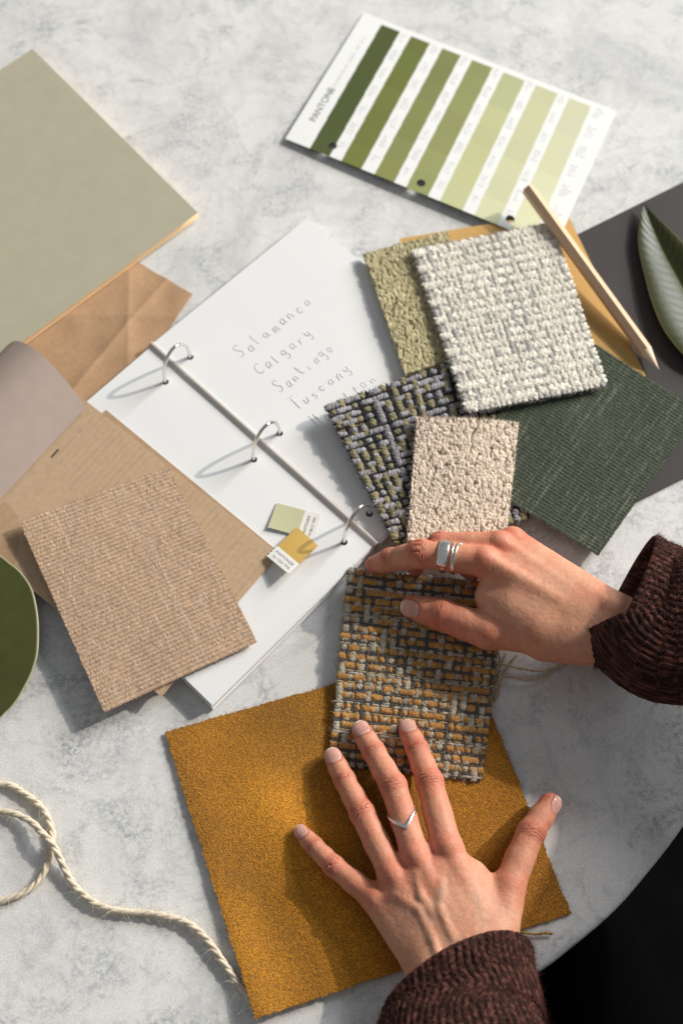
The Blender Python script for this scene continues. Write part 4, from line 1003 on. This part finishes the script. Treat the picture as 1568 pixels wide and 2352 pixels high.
fl_ = (UP, 0.80)
palmL = [(lp.j[0], WL[0], 0.98, 1.35, 0.5, fl_), (lr.j[0], WL[1], 1.05, 1.45, 0.7, fl_), (lm.j[0], WL[2], 1.1, 1.5, 0.7, fl_), (li.j[0], WL[3], 1.12, 1.5, 0.7, fl_),
         (lt_.j[0], P(1140, 2170, 2.8), 1.15, 1.5, 0.8, None), (P(1060, 1990, 2.3), P(1155, 2075, 2.1), 0.75, 0.95, 1.1, (UP, 0.7)), (P(900, 2050, 2.2), P(1080, 2030, 2.6), 0.9, 0.9, 0.8, (UP, 0.8)),
         (P(1000, 2235, 3.2), P(1050, 2400, 6.6), 1.75, 2.2, 0.9, None), (P(1120, 2205, 3.4), P(1120, 2400, 6.6), 1.75, 2.2, 0.9, None), (P(960, 2160, 2.2), P(1010, 2235, 2.6), 1.15, 1.35, 0.7, None)]
def extraL(Fd):
    rays = ((lp, WL[0]), (lr, WL[1]), (lm, WL[2]), (li, WL[3]))
    for (f0, w0), (f1, w1) in zip(rays[:-1], rays[1:]):
        a = (f0.j[0] + f1.j[0]) / 2; b = (w0 + w1) / 2; a = a + (b - a) * 0.16 - UP * 0.02; Fd.cone(a, b + UP * 0.02, 1.0, 1.45, 0.55, (UP, 0.84))
    Fd.cone(P(1085, 2010, 2.5), P(1130, 2150, 2.9), 1.0, 1.35, 0.7, (UP, 0.85))
    for fg, w, amp in ((lp, WL[0], 0.03), (lr, WL[1], 0.06), (lm, WL[2], 0.10), (li, WL[3], 0.03)):
        k0 = fg.j[0]; Fd.ball(k0 + UP * 0.36, fg.r[0] * 0.74, 0.34)
        a = k0 + UP * (fg.r[0] * 0.80 - 0.28 + amp); b = k0 * 0.42 + w * 0.58 + UP * (0.84 - 0.34 + amp)
        Fd.cone(a - UP * 0.13, b - UP * 0.13, 0.34, 0.30, 0.5)
    for pts in (((905, 2075), (955, 2110), (985, 2175), (1000, 2230)), ((1005, 2050), (1000, 2110), (1030, 2175)), ((950, 2030), (960, 2080), (985, 2120))):
        q = [P(x, y, 0) for x, y in pts]
        for a, b in zip(q[:-1], q[1:]):
            za = []
            for p in (a, b):
                sl, g = Fd.sub(p + [0, 0, 1.0], p + [0, 0, 6.5]); line = Fd.f[sl][0, 0, :]; zz = g[0, 0, :, 2]; k = np.where(line < 0)[0]; za.append(zz[k[-1]] if len(k) else 3.0)
            Fd.cone(np.array([a[0], a[1], za[0] - 0.17]), np.array([b[0], b[1], za[1] - 0.17]), 0.20, 0.20, 0.42)
def veins(V, N, col, lines, amt):
    for pts in lines:
        q = [P(x, y, 3.5)[:2] for x, y in pts]
        d = np.full(len(V), 9.0)
        for a, b in zip(q[:-1], q[1:]):
            ba = b - a; h = np.clip((V[:, :2] - a) @ ba / (ba @ ba), 0, 1); d = np.minimum(d, np.linalg.norm(V[:, :2] - a - h[:, None] * ba, axis=1))
        m = (amt * np.exp(-(d / 0.20) ** 2) * sstep(0.3, 0.7, N[:, 2]))[:, None]
        col[:] = col * (1 - m) + np.array([0.33, 0.26, 0.20]) * m
Lh = grow_hand([lp, lr, lm, li, lt_], palmL, P(640, 2420, 0) * [1, 1, 0] + [0, -3, -0.2], np.array([P(1300, 1640, 0)[0], P(800, 1640, 0)[1], 9.5]), extraL)

veins(Lh[0], Lh[2], Lh[3], (((905, 2075), (955, 2110), (985, 2175), (1000, 2230)), ((1005, 2050), (1000, 2110), (1030, 2175)), ((950, 2030), (960, 2080), (985, 2120)), ((1010, 2060), (1040, 2000)), ((1090, 2060), (1105, 2130))), 0.30)
# ---- right hand, holding the tweed by its top edge
ru = nz([-0.15, 0.15, 1.0])
ri = Finger([P(1112, 1290, 5.2), P(966, 1272, 4.6), P(897, 1286, 2.9), P(858, 1297, 1.95)], (1.18, 1.10, 0.90, 0.70), nz([-0.45, 0.45, 0.75]), 0, 0)
rm = Finger([P(1146, 1252, 4.6), P(1010, 1250, 3.9), P(950, 1285, 2.2), P(955, 1304, 1.6)], (1.08, 0.96, 0.82, 0.68), nz([-0.3, 0.8, 0.5]), 0, 0)
rr_ = Finger([P(1176, 1240, 3.8), P(1085, 1262, 2.4), P(1068, 1300, 1.5), P(1085, 1320, 1.2)], (0.98, 0.84, 0.70, 0.6), nz([-0.6, 0.6, 0.4]), 0, 0, crease=0.3)
rp_ = Finger([P(1208, 1262, 3.0), P(1140, 1290, 1.7), P(1130, 1330, 1.2)], (0.85, 0.72, 0.6), nz([-0.6, 0.6, 0.4]), 0, 0, crease=0.3)
rt = Finger([P(1120, 1452, 3.3), P(1014, 1412, 2.7), P(946, 1394, 2.15)], (1.35, 1.24, 0.94), nz([-0.10, -0.50, 0.85])  , 1.36, 1.60, nail_back=nz([-0.22, -0.55, 0.80]), crease=0.7)
WR = [P(1408, 1405, 5.3), P(1408, 1432, 5.3), P(1405, 1460, 5.0), P(1390, 1480, 4.5)]
fr = (nz([-0.05, 0.1, 1.0]), 0.82)
palmR = [(rp_.j[0], WR[0], 0.95, 1.35, 0.5, fr), (rr_.j[0], WR[0], 1.05, 1.4, 0.6, fr), (rm.j[0], WR[1], 1.1, 1.45, 0.7, fr), (ri.j[0], WR[2], 1.15, 1.5, 0.7, fr),
         (rt.j[0], WR[3], 1.22, 1.6, 0.9, None), (P(1120, 1370, 4.0), P(1230, 1440, 4.2), 1.0, 1.5, 1.0, None), (P(1130, 1330, 4.2), P(1135, 1440, 3.3), 0.8, 1.0, 0.9, None), (P(1180, 1390, 4.2), P(1330, 1455, 4.4), 1.9, 1.8, 0.9, fr),
         (P(1400, 1412, 5.1), P(1600, 1470, 5.9), 1.55, 2.0, 0.8, None), (P(1395, 1462, 4.9), P(1600, 1510, 5.9), 1.55, 2.0, 0.8, None), (P(1250, 1490, 3.6), P(1385, 1488, 4.4), 0.9, 1.15, 1.0, None)]
def extraR(Fd):
    rays = ((rr_, WR[0]), (rm, WR[1]), (ri, WR[2]))
    for (f0, w0), (f1, w1) in zip(rays[:-1], rays[1:]):
        a = (f0.j[0] + f1.j[0]) / 2; b = (w0 + w1) / 2; a = a + (b - a) * 0.14; Fd.cone(a, b, 1.08, 1.42, 0.6, fr)
    for fg, w, amp in ((rr_, WR[0], 0.02), (rm, WR[1], 0.06), (ri, WR[2], 0.13)):
        k0 = fg.j[0]; Fd.ball(k0 + ru * 0.42, fg.r[0] * 0.74, 0.36)
        a = k0 + ru * (fg.r[0] * 0.84 - 0.26 + amp); b = k0 * 0.4 + w * 0.6 + ru * (1.05 - 0.36 + amp); Fd.cone(a - ru * 0.12, b - ru * 0.12, 0.36, 0.30, 0.5)
    Fd.ball(P(1402, 1392, 6.1), 0.75, 0.6)
Rh = grow_hand([ri, rm, rr_, rp_, rt], palmR, np.array([P(810, 1300, 2)[0] - .5, P(1300, 1560, 3)[1] - 1.5, 0.2]), np.array([P(1660, 1500, 6)[0] + 1.0, P(1100, 1190, 5)[1] + 1.0, 10.0]), extraR)

def skin_mat():
    t = NT('skin'); a = t.n('ShaderNodeAttribute', attribute_name='Col'); v = t.obj()
    mott = t.ramp(t.noise(420, 4, 0.65), [(0.3, (0.94, 0.90, 0.89)), (0.7, (1.04, 1.05, 1.06))])
    pores = t.ramp(t.noise(1500, 2, 0.6), [(0.30, (0.86, 0.80, 0.78)), (0.40, (1, 1, 1))])
    c = t.mix(a.outputs['Color'], mott, 1.0, 'MULTIPLY'); c = t.mix(c, pores, t.n('ShaderNodeMath', operation='SUBTRACT', i_0=1.0).outputs[0] if False else 0.7, 'MULTIPLY')
    t.l(c, t.b.inputs['Base Color'])
    t.set(sss=0.20, sss_scale=0.004, spec=0.32); t.b.inputs['Subsurface Radius'].default_value = (1.0, 0.35, 0.2)
    r = t.n('ShaderNodeMapRange'); r.inputs['From Min'].default_value = 0; r.inputs['From Max'].default_value = 1; r.inputs['To Min'].default_value = 0.55; r.inputs['To Max'].default_value = 0.24
    t.l(a.outputs['Alpha'], r.inputs['Value']); t.l(r.outputs['Result'], t.b.inputs['Roughness'])
    vo = t.n('ShaderNodeTexVoronoi', feature='DISTANCE_TO_EDGE'); vo.inputs['Scale'].default_value = 620; t.l(v, vo.inputs['Vector'])
    cells = t.ramp(vo.outputs['Distance'], [(0.0, 0.0), (0.12, 1.0)])
    b1 = t.bump(cells, 0.16, 0.00025); b2 = t.bump(t.noise(900, 4, 0.6), 0.22, 0.0004, b1); t.l(b2, t.b.inputs['Normal'])
    return t.m
M_skin = skin_mat()
V = np.concatenate([Lh[0], Rh[0]]); F = np.concatenate([Lh[1], Rh[1] + len(Lh[0])])
person = mk('person', V, F, M_skin, None, np.concatenate([Lh[3], Rh[3]]), np.concatenate([Lh[4], Rh[4]]), loc=(12, -30, 0))
tag(person, 'person in a brown knitted sweater pressing fabric swatches with both bare hands', 'person')

# ------------------------------------------------------------------ knitted sleeves
def sleeve(path, ra, rb, upv, ribs, label_seed, stitch=0.55, thick=0.34, amp=0.16, fold=0.25, ns=None, skew=(0, 0)):
    """path: centre line from the cuff back; ra / rb half sizes (across, up) along it"""
    c = spline(np.array(path), 200); L = np.concatenate([[0], np.cumsum(np.linalg.norm(np.diff(c, axis=0), axis=1))])
    ns = ns or int(L[-1] / 0.075); s = np.linspace(0, L[-1], ns)
    c = np.stack([np.interp(s, L, c[:, k]) for k in range(3)], -1); t = nz(np.gradient(c, axis=0))
    sd = nz(np.cross(t, upv)); up = np.cross(sd, t)
    k = np.linspace(0, 1, len(ra)); A = np.interp(s / s[-1], k, ra); Bq = np.interp(s / s[-1], k, rb)
    nt = ribs * 9; a = np.arange(nt) * 2 * PI / nt; Sg, Ag = np.meshgrid(s, a, indexing='ij')
    q = Ag / (2 * PI) * ribs; rid = np.floor(q)
    ribh = np.abs(np.sin(PI * (q + 0.12 * fbm(np.stack([Sg * 0.5, q * 0.3, 0 * q], -1), 2, label_seed + 15)))) ** 0.8
    st = np.abs(np.sin(PI * (Sg / stitch + 7.3 * np.sin(rid * 12.9898)))) ** 0.6
    base = c[:, None] + np.cos(Ag)[..., None] * A[:, None, None] * sd[:, None] + np.sin(Ag)[..., None] * Bq[:, None, None] * up[:, None]
    nrm = nz(np.cos(Ag)[..., None] / A[:, None, None] * sd[:, None] + np.sin(Ag)[..., None] / Bq[:, None, None] * up[:, None])
    h = amp * (0.80 * ribh + 0.20 * st * ribh) + 0.05 * fbm(base * 2.3, 3, label_seed) + fold * fbm(base * 0.28, 2, label_seed + 3) + 0.05 * vnoise(base * 6, label_seed + 5) + 0.04 * vnoise(base * 13, label_seed + 6)
    base = base + t[:, None] * ((skew[0] * np.cos(Ag) + skew[1] * np.sin(Ag)) * np.exp(-Sg / 7.0))[..., None]
    roll = np.exp(-(s / 0.5) ** 2)[:, None] * 0.12
    V = base + nrm * (h + roll)[..., None]
    # rounded lip and the inside of the cuff
    lip = [base[0] + nrm[0] * (h[0][:, None] + 0.1 - thick * x) - t[0] * y for x, y in ((0.0, 0.10), (0.25, 0.22), (0.55, 0.24), (0.85, 0.14))]
    ins = [base[i] + nrm[i] * (-thick + 0.06 * ribh[i][:, None]) for i in range(0, min(ns, 70), 5)]
    rows = ins[::-1] + lip[::-1] + list(V); G_ = np.stack(rows); cn = fbm(G_ * 1.7, 3, label_seed + 8); cn2 = vnoise(G_ * 6.5, label_seed + 9)
    t1 = sstep(-0.15, 0.5, cn2 * 0.75 + cn * 0.6)[..., None]
    col = np.array([0.034, 0.016, 0.013]) * (1 - t1) + np.array([0.14, 0.055, 0.042]) * t1
    gro = np.concatenate([np.repeat(ribh[:1], len(ins) + len(lip), 0), ribh]); col = col * (0.62 + 0.42 * gro)[..., None]
    R = len(rows); F = gridF(R, nt); I, J = np.meshgrid(np.arange(R - 1), np.arange(nt), indexing='ij'); J2 = (J + 1) % nt
    F = np.stack([I * nt + J, I * nt + J2, (I + 1) * nt + J2, (I + 1) * nt + J], -1).reshape(-1, 4)
    mb = MB(); mb.add(G_.reshape(-1, 3), F, col.reshape(-1, 3))
    n = 26000; i = (rng.random(n) ** 1.3 * min(ns - 1, 260)).astype(int); j = rng.integers(0, nt, n)
    d = nz(nrm[i, j] + rng.normal(size=(n, 3)) * 0.8); Vf, Ff = fibres(V[i, j], d, rng.uniform(0.06, 0.42, n), 0.014, 0.9); mb.add(Vf, Ff, np.array([0.13, 0.055, 0.043]))
    return mb
lc = P(1052, 2268, 4.0)
lpth = [lc, P(1060, 2330, 4.5), P(1068, 2420, 5.6), np.array([11.0, -49.0, 9.0]), np.array([15.0, -58.0, 19.0]), np.array([17.5, -61.0, 26.0])]
sleeve(lpth, (5.35, 5.6, 5.65, 5.8, 6.0, 6.4, 6.8), (3.6, 3.7, 3.9, 4.4, 5.2, 6.2, 6.6), UP, 62, 201, skew=(1.9, -1.5), amp=0.13, fold=0.16).build('sweater_sleeve', M_wool, person)
rc = P(1437, 1378, 4.8)
rpth = [rc, P(1490, 1401, 5.0), P(1560, 1445, 5.8), np.array([36.0, -11.0, 9.5]), np.array([48.0, -14.0, 15.0]), np.array([58, -21, 27.0]), np.array([62, -36, 43.0])]
sleeve(rpth, (5.75, 5.7, 5.8, 6.4, 7.2, 7.8, 8.0), (3.5, 3.7, 4.4, 5.6, 7.0, 7.8, 8.0), UP, 66, 301, skew=(0.0, 0.9), amp=0.11, fold=0.2).build('sweater_sleeve', M_wool, person)

# torso and lap, seated at the near right side of the table
Bd = Field((2, -100, -34), (86, -22, 64), 1.1)
Bd.cone((48, -66, -18), (46, -62, 22), 15.5, 15.0, 6); Bd.cone((46, -62, 22), (46, -60, 42), 15.0, 13.0, 6); Bd.cone((28, -68, 44), (62, -44, 46), 7.5, 7.5, 7); Bd.cone((15, -58, 25), (28, -68, 44), 6.9, 7.4, 4); Bd.cone((62, -36, 43), (62, -44, 46), 7.8, 7.8, 4)
V, F = Bd.mesh(); cc = np.array([0.05, 0.021, 0.017]) * (1 + 0.3 * fbm(V * 0.5, 3, 5))[:, None]
mk('sweater_body', V, F, M_wool, person, cc)
M_trousers = plain_mat('black_cloth', (0.0025, 0.0025, 0.003), 0.95, 600, 0.3, 0.2, spec=0.0)
Bd = Field((-4, -100, -40), (80, -6, -3), 1.1)
Bd.cone((30, -72, -20), (18, -34, -16), 9.5, 7.5, 4); Bd.cone((44, -70, -20), (56, -30, -16), 9.5, 7.5, 4); Bd.cone((37, -72, -20), (37, -76, -14), 15, 14, 5)
V, F = Bd.mesh(); mk('trousers', V, F, M_trousers, person)

# ------------------------------------------------------------------ finger rings
def band(fg, i, f, wid, thick, chev=None, tilt=0.0, roll=0.0, grow=0.04, flat=False, n=120):
    a, b = fg.j[i], fg.j[i + 1]; ax = nz(b - a); c = a + (b - a) * f; up = nz(fg.up - ax * (fg.up @ ax)); sd = np.cross(ax, up); r0 = fg.r[i] + (fg.r[i + 1] - fg.r[i]) * f
    t = np.arange(n) * 2 * PI / n; ang = np.arctan2(np.sin(t - roll), np.cos(t - roll)); dirs = np.cos(t)[:, None] * up + np.sin(t)[:, None] * sd
    off = np.zeros(n) if chev is None else chev(ang)
    ctr = c - up * 0.02 + ax * (off + tilt * np.sin(t))[:, None]
    w = wid(ang) if callable(wid) else np.full(n, wid); th = thick(ang) if callable(thick) else np.full(n, thick); rows = []
    for x, y in ((-1, 0), (-1, .75), (-.8, 1), (.8, 1), (1, .75), (1, 0)):
        rr = (r0 + grow) + y * th
        if flat: rr = np.where((np.abs(ang) < 0.75) & (y > 0), np.minimum(rr, (r0 + grow + th) * np.cos(0.55) / np.maximum(np.cos(ang), 0.3) + 0.0), rr); rr = np.maximum(rr, r0 + grow + 0.04 * y)
        rows.append(ctr + dirs * rr[:, None] + ax * (x * w / 2)[:, None])
    V = np.stack(rows, 1).reshape(-1, 3); I, J = np.meshgrid(np.arange(n), np.arange(6), indexing='ij'); I2 = (I + 1) % n; J2 = (J + 1) % 6
    F = np.stack([I * 6 + J, I2 * 6 + J, I2 * 6 + J2, I * 6 + J2], -1).reshape(-1, 4); return V, F
V, F = band(lm, 0, 0.63, 0.34, 0.13, chev=lambda a: -1.55 * (1 - np.clip(np.abs(a) / 1.45, 0, 1)), roll=-0.12, grow=0.05)
tag(mk('finger_ring', V, F, M_silver, smooth=False), 'slim silver ring bent into a V on the spread hand', 'ring')
V, F = band(ri, 0, 0.63, lambda a: 0.44 + 0.40 * sstep(1.75, 1.35, np.abs(a)), lambda a: 0.13 + 0.06 * sstep(1.7, 1.4, np.abs(a)), roll=0.1, grow=0.03, flat=False)
tag(mk('finger_ring', V, F, M_silver, smooth=False), 'chunky silver signet ring with a flat face on the upper hand', 'ring')
mb = MB()
for f, tl, g in ((0.50, 0.10, 0.03), (0.43, -0.12, 0.04)):
    V, F = band(ri, 0, f, 0.15, 0.12, tilt=tl, grow=g); mb.add(V, F)
a, b = ri.j[0], ri.j[1]; ax = nz(b - a); up = nz(ri.up - ax * (ri.up @ ax)); sd = np.cross(ax, up)
for k in range(5):
    th = 0.35 + k * 0.22; c0 = a + (b - a) * 0.39 + (np.cos(th) * up + np.sin(th) * sd) * 1.16; u_, v_ = np.meshgrid(np.linspace(0, 2 * PI, 13), np.linspace(0.02, PI - .02, 8), indexing='ij')
    V = (c0 + 0.10 * np.stack([np.cos(u_) * np.sin(v_), np.sin(u_) * np.sin(v_), np.cos(v_)], -1)).reshape(-1, 3); mb.add(V, gridF(13, 8)[:, ::-1])
tag(mb.build('finger_ring', M_silver), 'thin twisted silver ring just behind the signet ring', 'ring')
SUN_ELEV = 30.0; SUN_W = 570.0; WIN_W = 640.0; WORLD = 0.245; EXPO = 0.0
# ------------------------------------------------------------------ light, sky-coloured room light, camera
SUND = nz(np.array([0.906, 0.423, math.tan(math.radians(SUN_ELEV)) ]))
def aim(o, d):
    import mathutils
    o.rotation_euler = mathutils.Vector(tuple(d)).to_track_quat('-Z', 'Y').to_euler()
def area(name, loc, target, size, power, colr, shape='DISK'):
    l = bpy.data.lights.new(name, 'AREA'); l.shape = shape; l.size = size; l.energy = power; l.color = colr
    o = bpy.data.objects.new(name, l); C.objects.link(o); o.location = np.asarray(loc) * CM; aim(o, np.asarray(target) - np.asarray(loc)); o['kind'] = 'helper'; return o
area('low_sun_lamp', SUND * 900 + [0, 0, 0], (0, 0, 2), 0.13, SUN_W, (1.0, 0.90, 0.76))
area('window_lamp', (520, 390, 305), (0, 0, 0), 2.9, WIN_W, (0.95, 0.98, 1.0), 'SQUARE')
w = bpy.data.worlds.new('World'); bpy.context.scene.world = w; w.use_nodes = True
bg = w.node_tree.nodes['Background']; bg.inputs['Color'].default_value = (0.93, 0.96, 1.0, 1); bg.inputs['Strength'].default_value = WORLD
cd = bpy.data.cameras.new('camera'); cam = bpy.data.objects.new('camera', cd); C.objects.link(cam); cam.location = CAM * CM; cam.rotation_euler = (TILT, 0, 0)
cd.sensor_fit = 'VERTICAL'; cd.sensor_height = 36.0; cd.lens = FPX / 2352.0 * 36.0; cd.clip_start = 0.02; cd.clip_end = 100
cd.dof.use_dof = True; cd.dof.focus_distance = 1.045; cd.dof.aperture_fstop = 4.4; cd.dof.aperture_blades = 0
sc = bpy.context.scene; sc.camera = cam; sc.render.engine = 'CYCLES'
vs = sc.view_settings; vs.view_transform = 'Standard'; vs.look = 'None'; vs.exposure = EXPO; vs.gamma = 1.0; vs.use_curve_mapping = False
sc.cycles.use_denoising = True; sc.cycles.max_bounces = 8; sc.cycles.use_adaptive_sampling = True; sc.cycles.adaptive_threshold = 0.01
